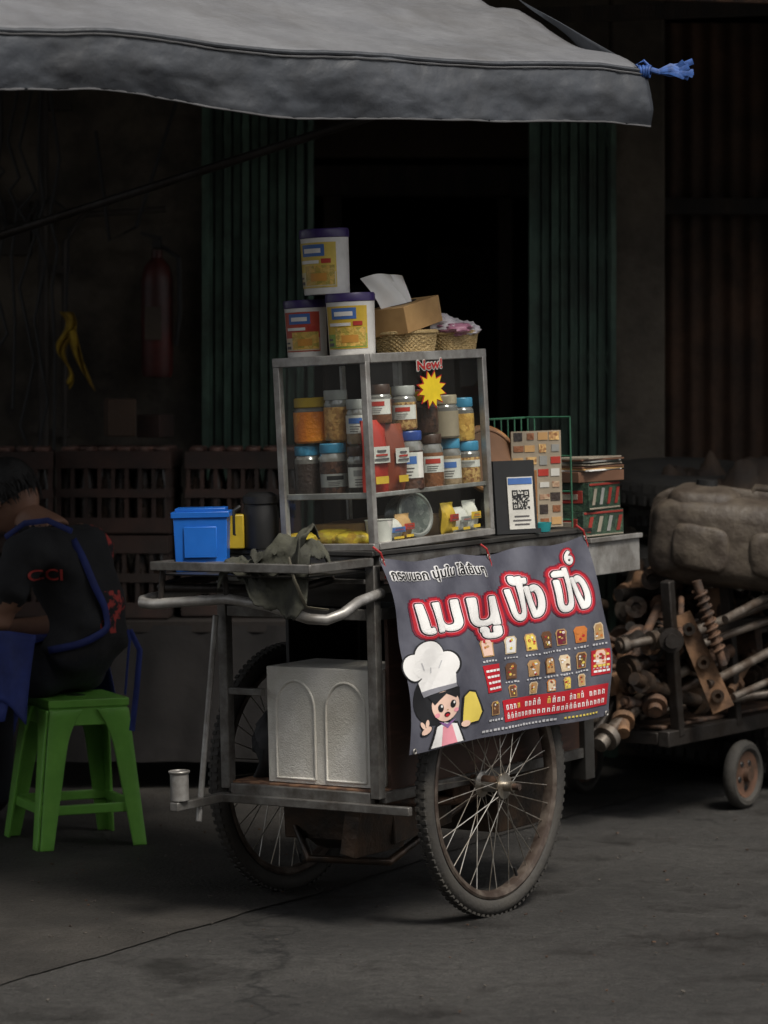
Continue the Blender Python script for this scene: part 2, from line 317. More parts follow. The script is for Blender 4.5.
# ------------------------------------------------------------------ awning
def awning():
    e=empty('awning')
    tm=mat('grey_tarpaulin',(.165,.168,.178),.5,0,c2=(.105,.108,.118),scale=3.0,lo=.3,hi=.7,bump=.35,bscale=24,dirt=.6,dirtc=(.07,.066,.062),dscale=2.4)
    vm=mat('grey_tarpaulin_shaded',(.046,.051,.061),.5,0,c2=(.028,.032,.039),scale=4,lo=.3,hi=.7,bump=.35,bscale=24,dirt=.5,dirtc=(.024,.023,.022),dscale=5)  # same tarpaulin in a darker tone, valance shade put into the colour
    hm=mat('hem_highlight',(.11,.11,.115),.6,0)  # paler line along the hem, a painted highlight edge
    FR=Vector((.675,7.80,2.205)); al=Vector((-.819,-.574,0)); bk=Vector((-.574,.819,.45)); L=3.6
    def nz(x,y): return noise.fractal(Vector((x,y,.3)),.8,2.1,4)
    def top(a,b):
        s=a*L; w=b*3.0
        p=FR+al*s+bk*w; g=min(1,w*2+.15)
        z=.008*math.sin(s*2.3+w)+.028*nz(s*1.6,w*1.6)*g+.012*nz(s*6+w*3,w*3)*g
        z+=-.07*math.sin(math.pi*min(1,w/1.6))*(.6+.4*math.sin(s*2.1+.8))+.006*math.sin(s*9+w*2)*math.exp(-w*4)
        z+=.014*math.exp(-s*2.2)*math.sin(w*16)-.02*math.exp(-((s-.9)/.45)**2)*math.exp(-w*2)
        return p+Vector((0,0,z))
    t=B('canvas'); t.grid(lambda a,b: top(a,b),160,90,tm); t.done(parent=e,solid=.003)
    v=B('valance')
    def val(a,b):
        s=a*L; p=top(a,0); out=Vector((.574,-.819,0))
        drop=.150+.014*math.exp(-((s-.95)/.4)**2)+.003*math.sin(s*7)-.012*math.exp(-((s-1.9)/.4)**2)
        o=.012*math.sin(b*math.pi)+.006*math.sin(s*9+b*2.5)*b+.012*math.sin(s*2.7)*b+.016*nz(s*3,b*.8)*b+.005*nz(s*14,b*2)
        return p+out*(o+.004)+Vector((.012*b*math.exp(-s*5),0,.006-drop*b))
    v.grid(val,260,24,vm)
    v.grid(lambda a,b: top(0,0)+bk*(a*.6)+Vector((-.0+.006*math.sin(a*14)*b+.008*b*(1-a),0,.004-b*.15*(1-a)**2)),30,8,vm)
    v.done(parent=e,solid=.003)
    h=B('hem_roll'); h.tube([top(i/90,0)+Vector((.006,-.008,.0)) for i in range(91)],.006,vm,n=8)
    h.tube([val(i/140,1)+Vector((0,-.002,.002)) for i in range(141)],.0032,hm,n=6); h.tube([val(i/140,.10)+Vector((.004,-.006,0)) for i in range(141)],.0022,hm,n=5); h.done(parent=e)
    f=B('frame'); f.tube([FR+al*.05+bk*.02+Vector((0,0,-.05)),FR+al*3.5+bk*.02+Vector((0,0,-.05))],.015,darksteel)
    for s in (.35,2.0,3.4): f.tube([FR+al*s+bk*.02+Vector((0,0,-.07)),FR+al*s+bk*2.9+Vector((0,0,-.18))],.013,darksteel)
    f.done(parent=e)
    bl=mat('blue_rope',(.03,.10,.34),.6,0,c2=(.015,.05,.18),scale=60)
    k=B('rope_knot'); c=top(0,0)
    for i in range(4): k.ring(c+Vector((-.01+.008*i,-.01,.0)),.014,.0045,bl,n=16,k=6,rot=(20*i,80+10*i,15*i))
    k.tube([c+Vector(p) for p in ((-.03,0,-.01),(.01,-.01,.008),(.04,0,.0),(.07,.01,.012))],.008,bl,flat=.6)
    for i in range(9):
        a=i*.7; k.tube([c+Vector((.03,0,0)),c+Vector((.07,.01*math.sin(a),.004+.012*math.cos(a))),c+Vector((.105+.02*(i%3)*.6,.01*math.cos(a),.006+.022*math.sin(a)))],[.003,.007,.009],bl,n=5,flat=.3)
    k.tube([c+Vector((-.0,-.01,-.0)),c+Vector((-.03,-.012,-.035)),c+Vector((-.02,-.012,-.045))],.004,bl); k.tube([c+Vector((0,0,0)),c+Vector((-.02,0,.02)),c+Vector((.0,.0,.03)),c+Vector((.02,0,.01))],.004,bl)
    k.done(parent=e)
awning()

# ------------------------------------------------------------------ cart
cart=empty('food_cart',M0.copy())
def cart_body():
    f=B('frame'); W=-.505; Z0=.345; ZT=.955; r=.028
    Lg=1.05
    for (u,v) in ((-.013,.013),(W+.013,.013),(-.013,Lg-.013),(W+.013,Lg-.013)):
        f.box((u,v,(Z0+ZT)/2-.01),(r,r,ZT-Z0-.02),steel)
    for z in (.345,.81,.945):
        f.box((W/2,.012,z),(abs(W)-2*r-.002,r*.8,.028),steel); f.box((W/2,Lg-.012,z),(abs(W)-2*r-.002,r*.8,.028),steel)
        f.box((-.012,Lg/2,z),(r*.8,Lg-2*r-.002,.028),steel); f.box((W+.012,Lg/2,z),(r*.8,Lg-2*r-.002,.028),steel)
    f.box((-.43,.0125,.60),(.12,.02,.018),steel)
    f.box((W+.004,-.055,.322),(.026,.30,.022),steel); f.box((-.2,-.008,.322),(.6,.018,.022),steel)
    f.lathe((W+.004,-.18,.335),[(0,0),(.024,0),(.024,.07),(.028,.072),(.028,.078),(.020,.078),(.020,.02),(0,.02)],alu,n=18)
    f.tube([(W+.01,-.02,.80),(W+.0,-.10,.27)],.008,alu,n=10)
    for u in (-.01,W+.01): f.box((u,-.135,.945),(.022,.27,.022),steel)
    f.box((W/2,-.262,.945),(abs(W)+.0,.022,.022),steel)
    f.box((W/2,-.15,.942),(abs(W)-.03,.02,.016),steel)
    f.box((W/2,-.0,.895),(abs(W)-.05,.014,.012),steel)
    f.done(MB,cart,bevel=.003)
    p=B('panels'); sheet=mat('dull_sheet_metal',(.075,.073,.07),.5,.5,c2=(.04,.038,.035),scale=5,dirt=.6)
    p.box((W/2,.018,.877),(abs(W)-.06,.004,.10),sheet)
    p.box((W/2,Lg/2,.356),(abs(W)-.03,Lg-.03,.016),wood)
    p.box((W/2,Lg/2,.966),(abs(W)+.01,Lg+.02,.012),sheet)
    p.box((-.02,.55,.58),(.012,.95,.44),mat('cart_side_wood',(.10,.05,.035),.6,0,c2=(.06,.03,.02),kind='wood',scale=3,stretch=(1,1,5)))
    p.box((W+.02,.65,.58),(.012,.75,.44),black)
    p.box((W/2,.6,.58),(abs(W)-.06,.012,.42),black)
    p.box((W/2,-.13,.922),(abs(W)-.03,.24,.004),sheet)
    a=alu
    p.box((-.13,1.19,.838),(.26,.27,.006),a)
    for (c,d) in (((-.002,1.19,.885),(.006,.28,.10)),((-.262,1.19,.885),(.006,.28,.10)),((-.132,1.327,.885),(.254,.006,.10))): p.box(c,d,a)
    p.box((.003,1.19,.935),(.014,.29,.014),a)
    p.box((-.132,1.19,.935),(.25,.265,.006),sheet)
    p.box((-.02,1.02,.40),(.05,.05,.26),sheet); p.box((-.03,1.03,.55),(.02,.02,.5),steel)
    p.done(MB,cart,bevel=.002)
    h=B('push_handle')
    h.tube([(-.0,.03,.865),(0,-.07,.85),(-.005,-.13,.825),(-.03,-.165,.812),(-.07,-.185,.815),(-.18,-.20,.845),(-.30,-.22,.862),(-.50,-.27,.848),(-.535,-.27,.85),(-.55,-.25,.855),(-.555,-.21,.858),(-.52,-.05,.87),(-.50,.03,.87)],.0135,alu,n=12)
    h.tube([(-.13,.0,.90),(-.15,-.10,.885),(-.3,-.18,.885),(-.49,-.22,.885),(-.53,-.20,.885),(-.54,-.16,.89),(-.5,0,.9)],.011,darksteel,n=10)
    h.tube([(-.30,-.22,.862),(-.3,-.23,.94)],.008,darksteel); h.tube([(-.48,-.265,.845),(-.48,-.25,.94)],.008,darksteel)
    h.done(MB,cart)
    x=B('undercarriage')
    x.tube([(-.66,.43,.34),(.10,.43,.34)],.016,rust,n=10)
    for u in (-.06,-.44):
        x.tube([(u,.10,.33),(u,.28,.30),(u,.43,.285),(u,.6,.30),(u,.78,.33)],.014,rust,n=6,flat=1.8); x.box((u,.43,.315),(.05,.08,.06),rust)
    x.box((-.25,.3,.27),(.34,.3,.12),oil,rot=(3,0,4)); x.box((-.1,.12,.26),(.05,.22,.14),oil,rot=(0,10,0)); x.tube([(-.45,.2,.3),(-.3,.1,.16),(-.15,.25,.14),(-.1,.6,.28)],.012,oil)
    x.box((-.2,.75,.25),(.3,.25,.16),oil); x.blob((-.3,.22,.22),(.2,.12,.10),oil,jit=.1)
    x.done(MB,cart,bevel=.004)
cart_body()
def wheel(u,v,camber):
    w=B('wheel'); r=.34
    ch=mat('chrome_spokes',(.5,.48,.44),.35,.85,c2=(.28,.24,.19),scale=20); rim=mat('rusty_rim',(.17,.14,.115),.5,.5,c2=(.07,.05,.04),scale=18)
    w.ring((0,0,0),r-.024,.024,rubber,n=64,k=12,sq=.95)
    for i in range(96):
        a=2*math.pi*i/96
        for sg in (-1,1):
            w.box(((r-.002)*math.cos(a+sg*.015),(r-.002)*math.sin(a+sg*.015),sg*.009),(.006,.011,.012),rubber,rot=(0,0,math.degrees(a)))
    w.lathe((0,0,0),[(r-.062,-.014),(r-.05,-.019),(r-.044,-.016),(r-.05,0),(r-.044,.016),(r-.05,.019),(r-.062,.014),(r-.066,0),(r-.062,-.014)],rim,n=56)
    w.lathe((0,0,-.05),[(0,0),(.012,0),(.012,.01),(.034,.012),(.034,.018),(.018,.024),(.018,.076),(.034,.082),(.034,.088),(.014,.09),(.014,.115),(0,.116)],ch,n=20)
    w.lathe((0,0,.05),[(0.009,0),(.009,.035),(0,.035)],rust,n=10)
    for i in range(36):
        a=2*math.pi*i/36; side=1 if i%2 else -1; b=a+(R(28) if (i//2)%2 else -R(28))
        w.tube([(.031*math.cos(b),.031*math.sin(b),side*.034),((r-.06)*math.cos(a),(r-.06)*math.sin(a),side*.003)],.0015,ch,n=5)
    w.tube([(r-.09,0,0),(r-.06,0,0)],.004,black)
    M=M0@Matrix.Translation((u,v,r-.002))@Matrix.Rotation(R(camber),4,'Y')@Matrix.Rotation(R(90),4,'Y')@Matrix.Rotation(R(rnd.uniform(0,60)),4,'Z')
    w.done(M,cart)
wheel(.062,.43,-1.2); wheel(-.606,.43,-1.5)

def case():
    e=empty('glass_display_case',MC.copy())
    f=B('frame'); w,L,z0,z1=-.295,.560,.974,1.468; t=.019
    for (u,v) in ((-t/2,t/2),(w+t/2,t/2),(-t/2,L-t/2),(w+t/2,L-t/2)): f.box((u,v,(z0+z1)/2),(t,t,z1-z0-.03),alu)
    for z in (z0+.008,z1-.008):
        h=.018 if z<1.2 else .024
        for v in (t/2,L-t/2): f.box((w/2,v,z),(abs(w)-.001,t+.004,h),alu)
        for u in (-t/2,w+t/2): f.box((u,L/2,z),(t+.004,L-2*t-.006,h),alu)
    f.box((w/2,L/2,z1-.004),(abs(w)-2*t,L-2*t,.004),glassmat('top_glass',(.85,.9,.88),.06,.05))
    f.box((w/2,.012,1.112),(abs(w)-2*t,.008,.016),alu); f.box((-.012,L/2,1.112),(.008,L-2*t,.012),alu)
    f.box((w+.02,.28,1.22),(.01,.016,.45),alu)
    f.done(MC,e,bevel=.002)
    g=B('glass_panes'); gm=glassmat('clear_glass',refl=.05,haze=.012)
    g.poly([(w+t,.006,z0+.02),(-t,.006,z0+.02),(-t,.006,z1-.02),(w+t,.006,z1-.02)],[(0,1,2,3)],gm)
    g.poly([(-.006,t,z0+.02),(-.006,L-t,z0+.02),(-.006,L-t,z1-.02),(-.006,t,z1-.02)],[(0,1,2,3)],gm)
    g.poly([(w+t,L-.006,z0+.02),(-t,L-.006,z0+.02),(-t,L-.006,z1-.02),(w+t,L-.006,z1-.02)],[(0,1,2,3)],gm)
    g.poly([(w+t,.02,1.108),(-t,.02,1.108),(-t,L-.02,1.108),(w+t,L-.02,1.108)],[(0,1,2,3)],glassmat('shelf_glass',(.75,.85,.8),.08,.05))
    g.done(MC,e,allsmooth=False)
case()

# ------------------------------------------------------------------ jars and goods
def content(nm,c,c2,sc=90): return mat(nm,c,.45,0,c2=c2,scale=sc,lo=.2,hi=.8,kind='cells',coat=.6,bump=.3,bscale=120)
clear=mat('clear_plastic_wall',(.22,.21,.19),.15,0,coat=1,c2=(.14,.13,.12))
def jar(u,v,z,r,h,lid,cont,label=None,fill=.78,M=MC,name='food_jar',ang=0,lidh=.022):
    j=B(name); u+=rnd.uniform(-.004,.004); v+=rnd.uniform(-.003,.003); T=(u,v,z); ang+=rnd.uniform(-22,22)
    hb=h-lidh
    pf=[(0,0),(r*.92,.001),(r,.006),(r,hb*fill),(r,hb*.88),(r*.86,hb*.96),(r*.84,hb)]
    j.lathe(T,pf,[cont,cont,cont,clear,clear,clear],n=28)
    j.lathe((u,v,z+hb-.003),[(r*.9,0),(r*.93,.002),(r*.93,lidh),(r*.88,lidh+.003),(r*.82,lidh+.002),(0,lidh+.002)],lid,n=32,jit=.012)
    if label:
        lm,l2,lo,hi=label
        a0=R(-125+ang); a1=R(20+ang)
        j.lathe(T,[(r+.0008,hb*lo),(r+.0008,hb*hi)],lm,n=14,arc=(a0,a1))
        am=(a0+a1)/2
        j.lathe(T,[(r+.0016,hb*(lo+(hi-lo)*.55)),(r+.0016,hb*(lo+(hi-lo)*.85))],l2,n=8,arc=(am-.6,am+.6))
        for k in range(3): j.lathe(T,[(r+.0016,hb*(lo+(hi-lo)*(.1+.13*k))),(r+.0016,hb*(lo+(hi-lo)*(.14+.13*k)))],ltxt,n=6,arc=(am-.5,am+.2+.1*k))
    j.done(M,sharp=30)
ltxt=P('label_print_grey',(.12,.11,.11))
ylid=P('yellow_lid',(.68,.44,.03)); blid=P('blue_lid',(.07,.32,.52)); dlid=P('dark_blue_lid',(.035,.08,.32)); glid=P('grey_lid',(.45,.45,.42)); klid=P('brown_lid',(.07,.035,.022)); wl=P('label_white',(.70,.68,.62)); wr=P('label_red',(.48,.045,.03)); wy=P('label_yellow',(.7,.46,.04)); wb=P('label_blue',(.07,.17,.46)); kraft=mat('kraft_card',(.50,.30,.12),.7,0,c2=(.40,.23,.09),scale=9); gry=P('label_grey',(.32,.32,.3)); orange=content('orange_jam',(.82,.28,.010),(.66,.17,.008),20); nuts=content('peanuts',(.66,.37,.12),(.42,.2,.06),110); choc=content('chocolate_chips',(.09,.04,.024),(.028,.014,.01),100); dark=content('dark_syrup',(.045,.028,.022),(.016,.012,.01),20); corn=content('corn_flakes',(.75,.46,.11),(.48,.25,.05),80); beige=content('beige_powder',(.42,.3,.18),(.3,.21,.12),60); brown=content('brown_spread',(.27,.10,.038),(.16,.06,.022),40); mix=content('mixed_candy',(.65,.42,.16),(.28,.13,.05),120)
S1=1.112
jar(-.247,.075,S1,.037,.130,blid,dark); jar(-.163,.07,S1,.037,.135,blid,choc,(gry,black,.2,.5)); jar(-.085,.065,S1,.030,.125,klid,dark,(wl,gry,.2,.7),ang=-10)
jar(-.232,.08,S1+.136,.050,.118,ylid,orange,fill=.85); jar(-.150,.075,S1+.141,.033,.130,glid,nuts,fill=.8)
jar(-.086,.072,S1+.130,.030,.115,glid,beige,(wl,wb,.3,.8),ang=-10)
def pouch(u,v,z,w,h,m,m2,M=MC,rz=90,name='snack_pouch',lean_=0):
    p=B(name); T=Matrix.Translation((u,v,z))@Euler((R(lean_),0,R(rz))).to_matrix().to_4x4()
    def f(sd): return lambda a,b: T@Vector(((a-.5)*w*(1-.06*math.sin(math.pi*b)),sd*.020*math.sin(math.pi*min(1,b*1.02))**.6*math.sin(math.pi*a)**.5+.003*math.sin(a*9+b*7),b*h))
    p.grid(f(-1),10,12,m); p.grid(f(1),10,12,m)
    p.grid(lambda a,b: T@Vector(((a-.5)*w*.7,-.0235-.003*math.sin(a*3),h*(.42+.22*b))),4,4,m2)
    p.grid(lambda a,b: T@Vector(((a-.5)*w*.5,-.0245,h*(.14+.10*b))),4,2,wy)
    for k in range(3): p.grid(lambda a,b: T@Vector(((a-.5)*w*(.55-.1*k),-.0268-.003*math.sin(a*3),h*(.46+.055*k+.025*b))),4,1,[ltxt,wr,ltxt][k])
    p.done(M)
pouch(-.04,.075,S1,.095,.19,wr,wl,rz=90-8); pouch(-.035,.16,S1+.002,.085,.175,P('pouch_brown',(.26,.06,.03)),wl)
jar(-.045,.235,S1,.037,.155,dlid,choc,(wl,wb,.25,.75)); jar(-.045,.335,S1,.034,.142,klid,brown,(wl,wr,.35,.7)); jar(-.05,.435,S1,.030,.125,blid,beige,(wl,wb,.2,.7)); jar(-.045,.507,S1,.034,.115,blid,mix,(wl,gry,.5,.7))
jar(-.045,.225,S1+.158,.033,.115,glid,mix,(wl,wr,.3,.7)); jar(-.05,.12,S1+.18,.03,.10,klid,brown,(wl,wr,.3,.8))
jar(-.05,.425,S1+.127,.038,.115,P('beige_lid',(.45,.38,.26)),P('beige_tin',(.40,.33,.23),.5)); jar(-.045,.50,S1+.117,.033,.115,blid,corn)
jar(-.15,.30,S1,.04,.15,P('teal_lid',(.05,.35,.35)),nuts); jar(-.16,.42,S1,.04,.16,klid,choc); jar(-.15,.19,S1,.04,.24,wr,brown,(wl,wr,.3,.8),ang=20); jar(-.22,.2,S1,.04,.2,ylid,corn); jar(-.15,.32,S1+.15,.036,.12,ylid,mix); jar(-.14,.42,S1+.16,.036,.1,wr,dark); jar(-.05,.33,S1+.145,.034,.11,ylid,choc)
def burst():
    s=B('starburst_sign'); ym=P('burst_yellow',(.85,.62,.02),.6); rm=P('burst_red',(.5,.02,.02),.6)
    def star(cy,cz,ro,ri,n,u,m):
        vs=[(u,cy,cz)]+[(u,cy+(ro if i%2 else ri)*1.35*math.cos(math.pi*i/n),cz+(ro if i%2 else ri)*math.sin(math.pi*i/n)) for i in range(2*n)]
        s.poly(vs,[(0,1+i,1+(i+1)%(2*n)) for i in range(2*n)],m)
    star(.29,1.372,.053,.034,12,.001,rm); star(.29,1.372,.047,.030,12,.0025,ym)
    vs,fs=text_geo('New!',.02); x0,x1,y0,y1=bbox(vs)
    for (dx,dz,h,m) in [(.003*math.cos(k),.003*math.sin(k),.003+k*.00005,wl) for k in range(7)]+[(0,0,.0045,rm)]:
        s.poly([(h,.225+dx+(v.x-x0)/(x1-x0)*.115,1.422+dz+(v.y-y0)/(y1-y0)*.026+(v.x-x0)/(x1-x0)*.004) for v in vs],fs,m)
    s.done(MC,allsmooth=False)
burst()
def lower():
    for i,(u,v,w,h,m) in enumerate(((-.25,.06,.12,.03,ylid),(-.17,.07,.12,.035,wy),(-.1,.06,.10,.03,ylid),(-.2,.12,.13,.05,kraft))):
        b=B('bread_packet' if i<3 else 'card_box')
        if i<3: b.blob((u,v,.985+h/2),(w,.09,h+.01),content('packet_yellow',(.7,.52,.04),(.5,.28,.03),60),pw=.7,jit=.12)
        else: b.box((u,v+.03,.985+h/2),(w,.1,h),kraft)
        b.done(MC)
    t=B('round_tin'); tm=content('tin_print',(.14,.15,.13),(.05,.06,.05),70)
    t.lathe((-.08,.27,1.043),[(0,-.03),(.056,-.03),(.058,-.026),(.058,.02),(.06,.022),(.06,.032),(.054,.034),(.05,.030),(0,.030)],[tm,tm,tm,gry,gry,gry,gry,tm],n=36,rot=(0,80,-12))
    t.done(MC)
    for i,(v,w,h,c) in enumerate(((.40,.045,.085,wy),(.455,.05,.07,wl),(.505,.05,.085,P('pack_white',(.7,.68,.6))),(.14,.07,.06,wl),(.19,.05,.07,kraft))):
        pouch(-.045,v,.985,w*1.3,h,c,[wr,gry,wy,wb,wr][i],name='snack_pouch')
    s=B('food_tub'); s.lathe((-.04,.08,.985),[(0,0),(.03,0),(.036,.06),(.038,.062),(0,.063)],[wl,wl,wl,wl],n=24); s.done(MC)
    d=B('cardboard_tray'); d.box((-.17,.3,1.01),(.14,.3,.06),mat('brown_card_dark',(.16,.09,.05),.8)); d.done(MC)
lower()
ZT=1.471
purple=P('purple_lid',(.045,.025,.13)); white_tub=P('white_tub',(.82,.80,.76),.35)
def bigtub(u,v,z,r,h,l1,l2,rz=0):
    j=B('ingredient_tub'); T=(u,v,z)
    j.lathe(T,[(0,0),(r*.93,0),(r*.95,.004),(r,h*.83),(r*1.01,h*.86)],white_tub,n=40)
    j.lathe(T,[(r*1.02,h*.86),(r*1.04,h*.87),(r*1.04,h*.97),(r*1.0,h),(r*.95,h*.99),(0,h*.99)],purple,n=48,jit=.008)
    a=R(-62+rz); mixf=content('tub_food_mix',(.62,.38,.08),(.35,.28,.05),90)
    def rr(q): return r*(.95+.05*q/.83)
    def lab(z0,z1,h_,m,a0,a1,n=12): j.lathe(T,[(rr(z0)+h_,h*z0),(rr(z1)+h_,h*z1)],m,n=n,arc=(a+a0,a+a1))
    lab(.10,.79,.001,l1,-1.15,.85,20); lab(.12,.34,.0018,l2,-1.1,.8,16); lab(.58,.76,.0018,wb,-.75,.35); lab(.63,.70,.0025,white_tub,-.6,.2); lab(.14,.44,.0025,mixf,-.6,.75); lab(.20,.32,.0032,P('tub_food_print',(.6,.28,.05)),-.3,.4); lab(.47,.52,.0025,white_tub,-.9,.1); lab(.47,.54,.0025,wr,.2,.6); lab(.15,.2,.0025,ltxt,-1.05,-.7); lab(.24,.27,.0025,ltxt,-1.05,-.75)
    j.done(MC,sharp=30)
bigtub(-.232,.07,ZT,.054,.148,P('tub_label_red',(.50,.07,.04)),P('tub_label_cream',(.66,.54,.38)))
bigtub(-.088,.07,ZT,.062,.158,P('tub_label_yellow',(.70,.47,.05)),P('tub_label_green',(.28,.42,.08)))
bigtub(-.158,.068,ZT+.159,.062,.168,P('tub_label_gold',(.70,.52,.10)),P('tub_label_cream2',(.70,.6,.35)),rz=-14)
def basket(u,v,L,W,H):
    b=B('woven_basket'); wm=mat('straw',(.62,.46,.23),.7,0,c2=(.42,.29,.12),scale=160,bump=.5,bscale=200)
    n=56
    for k in range(9):
        z=ZT+.004+k*H/9; g=1+.13*k/9
        pts=[]
        for i in range(n+1):
            a=2*math.pi*i/n; q=1+.02*math.cos(i*math.pi+k*math.pi)
            x=math.copysign(abs(math.cos(a))**.6,math.cos(a)); y=math.copysign(abs(math.sin(a))**.6,math.sin(a))
            pts.append((u+W/2*g*x*q,v+L/2*g*y*q,z))
        b.tube(pts,H/15,wm,n=5,caps=False)
    pts=[(u+W/2*1.15*math.copysign(abs(math.cos(2*math.pi*i/n))**.6,math.cos(2*math.pi*i/n)),v+L/2*1.15*math.copysign(abs(math.sin(2*math.pi*i/n))**.6,math.sin(2*math.pi*i/n)),ZT+H+.002+.002*math.sin(i*1.57*2)) for i in range(n+1)]
    b.tube(pts,.0055,wm,n=6,caps=False); b.box((u,v,ZT+.004),(W*.8,L*.8,.006),wm)
    b.done(MC)
basket(-.07,.285,.16,.105,.05); basket(-.065,.480,.155,.10,.045)
def tissue():
    b=B('tissue_box'); Mx=MC@Matrix.Translation((-.07,.285,ZT+.095))@Euler((R(9),R(-3),R(6))).to_matrix().to_4x4()
    b.box((0,0,0),(.115,.20,.07),kraft)
    b.lathe((0,0,.0352),[(.0,0),(.03,.0005)],mat('box_slot',(.02,.015,.01),.9),n=24,sy=2)
    for (o,w,h,rz,lx) in ((-.045,.11,.095,62,-.02),(-.02,.10,.085,48,.0)):
        T=Matrix.Translation((0,o,.033))@Matrix.Rotation(R(rz),4,'Z')
        b.grid(lambda a,q: T@Vector(((a-.5)*w*(.75+.15*q)+lx*q-.02*q*q,.006*math.sin(a*6+q*3)*(q+.2)+.014*math.sin(q*3)*(a-.3),h*q*(1-.30*(a-.35)**2))),22,14,paper)
    b.done(Mx,bevel=.0015)
tissue()
def bags():
    b=B('plastic_bag'); m=P('thin_plastic_white',(.70,.65,.67),.3); m2=P('thin_plastic_pink',(.5,.22,.32),.3)
    def bf(cx,cy,cz,sx,sy,sz,seed,mm):
        n,k=36,20; vs=[];fs=[]
        for i in range(k+1):
            t=math.pi*i/k
            for jx in range(n):
                a=2*math.pi*jx/n; d=Vector((math.sin(t)*math.cos(a),math.sin(t)*math.sin(a),math.cos(t)))
                q=1+.35*noise.fractal(d*2.0+Vector((seed,0,0)),.8,2.1,4)
                vs.append((cx+d.x*sx*q,cy+d.y*sy*q,cz+d.z*sz*q))
        for i in range(k):
            for jx in range(n): fs.append((i*n+jx,i*n+(jx+1)%n,(i+1)*n+(jx+1)%n,(i+1)*n+jx))
        b.poly(vs,fs,mm,True)
    bf(-.06,.44,ZT+.062,.05,.06,.032,1,m); bf(-.05,.52,ZT+.052,.045,.055,.024,4,m); bf(-.03,.45,ZT+.056,.045,.055,.018,7,m2); bf(-.07,.42,ZT+.086,.035,.04,.022,9,m)
    b.done(MC,sharp=70)
bags()
def counter_goods():
    cz=.974
    b=B('blue_canister'); bm=P('bright_blue_plastic',(.015,.14,.55),.35,c2=(.012,.115,.47)); 
    T=Matrix.Translation((-.448,-.128,.925))@Matrix.Rotation(R(33),4,'Z')
    b.box((0,0,.07),(.130,.09,.14),bm,M=T,taper=1.07); b.box((0,0,.145),(.150,.105,.016),bm,M=T); b.box((0,0,.157),(.13,.085,.010),bm,M=T)
    b.box((0,-.051,.075),(.085,.004,.08),bm,M=T)
    b.done(MB,bevel=.011)
    y=B('yellow_box'); y.box((-.435,-.015,cz+.045),(.06,.05,.09),P('yellow_plastic',(.6,.42,.03)),rot=(0,0,35)); y.done(MB,bevel=.004)
    c=B('black_flask'); c.lathe((-.377,.03,cz),[(0,0),(.045,0),(.047,.01),(.047,.095),(.043,.11),(.043,.115),(.047,.117),(.047,.135),(.03,.145),(0,.145)],black,n=28); c.tube([(-.41,-.015,cz+.11),(-.42,-.03,cz+.1),(-.42,-.03,cz+.04),(-.41,-.015,cz+.02)],.006,black); c.done(MB)
    q=B('qr_payment_stand'); T=Matrix.Translation((-.03,.722,cz))@Matrix.Rotation(R(60),4,'Z')@Matrix.Rotation(R(-5),4,'X')
    q.box((0,.0,.10),(.125,.012,.20),black,M=T); q.box((0,.03,.006),(.135,.09,.012),black,M=T)
    q.box((.014,-.008,.082),(.078,.003,.145),wl,M=T); q.box((.014,-.0102,.143),(.073,.0015,.017),wb,M=T); 
    for i in range(15):
        for j in range(15):
            cor=(i<5 and j<5) or (i>9 and j>9) or (i<5 and j>9)
            if cor:
                a_=i if i<5 else i-10; b_=j if j<5 else j-10; on=(a_ in (0,4) or b_ in (0,4) or (a_==2 and b_==2))
            else: on=rnd.random()<.5
            if on: q.box((.014-.0245+i*.0035,-.0105,.068+j*.0035),(.0034,.001,.0034),black,M=T)
    for k in range(3): q.box((.014,-.0102,.025+k*.011),(.045+.01*(k%2),.001,.004),ltxt,M=T)
    q.done(MB)
    w=B('round_wooden_board'); wd=mat('board_wood',(.40,.19,.065),.5,0,c2=(.27,.12,.04),kind='wood',scale=9)
    w.lathe((-.17,.80,cz+.20),[(0,-.01),(.095,-.01),(.1,-.006),(.1,.006),(.095,.01),(0,.01)],wd,n=40,rot=(0,70,-25)); w.lathe((-.158,.795,cz+.205),[(0,0),(.078,0),(.08,.003),(.084,.003)],mat('board_centre',(.2,.09,.035),.6),n=40,rot=(0,70,-25)); w.done(MB)
    r=B('wire_rack'); gm=P('green_wire',(.04,.14,.08),.4)
    for i in range(8): r.tube([(-.20,.85+i*.035,cz),(-.20,.85+i*.035,cz+.31)],.0025,gm,n=5)
    for z in (.02,.1,.2,.31): r.tube([(-.20,.84,cz+z),(-.20,1.045,cz+z),(-.05,1.045,cz+z)],.003,gm,n=5)
    r.tube([(-.05,1.045,cz),(-.05,1.045,cz+.31)],.003,gm,n=5); r.done(MB)
    m=B('picture_menu_board'); pm=content('menu_print',(.50,.38,.25),(.22,.08,.04),55); mb=P('menu_back',(.36,.30,.22))
    T=Matrix.Translation((-.09,.925,cz))@Matrix.Rotation(R(-28),4,'Z')
    m.box((0,0,.14),(.006,.16,.27),mb,M=T)
    for i in range(4):
        for j in range(8): m.box((.004,-.060+i*.040+rnd.uniform(-.003,.003),.022+j*.034),(.002,rnd.uniform(.02,.034),rnd.uniform(.014,.026)),[pm,gry,brown,wl,mix,dark,wr,kraft][(i*5+j*3)%8],M=T)
    m.done(MB)
    k=B('wooden_block'); k.box((-.05,.815,cz+.085),(.02,.05,.17),wd,rot=(0,0,-30)); k.done(MB,bevel=.002)
    gb=content('carton_green_print',(.045,.085,.05),(.018,.035,.024),45); rb=P('carton_red',(.30,.035,.025),.5); cb=P('carton_brown',(.17,.085,.05)); cp=P('carton_pale',(.32,.28,.22))
    z=.94
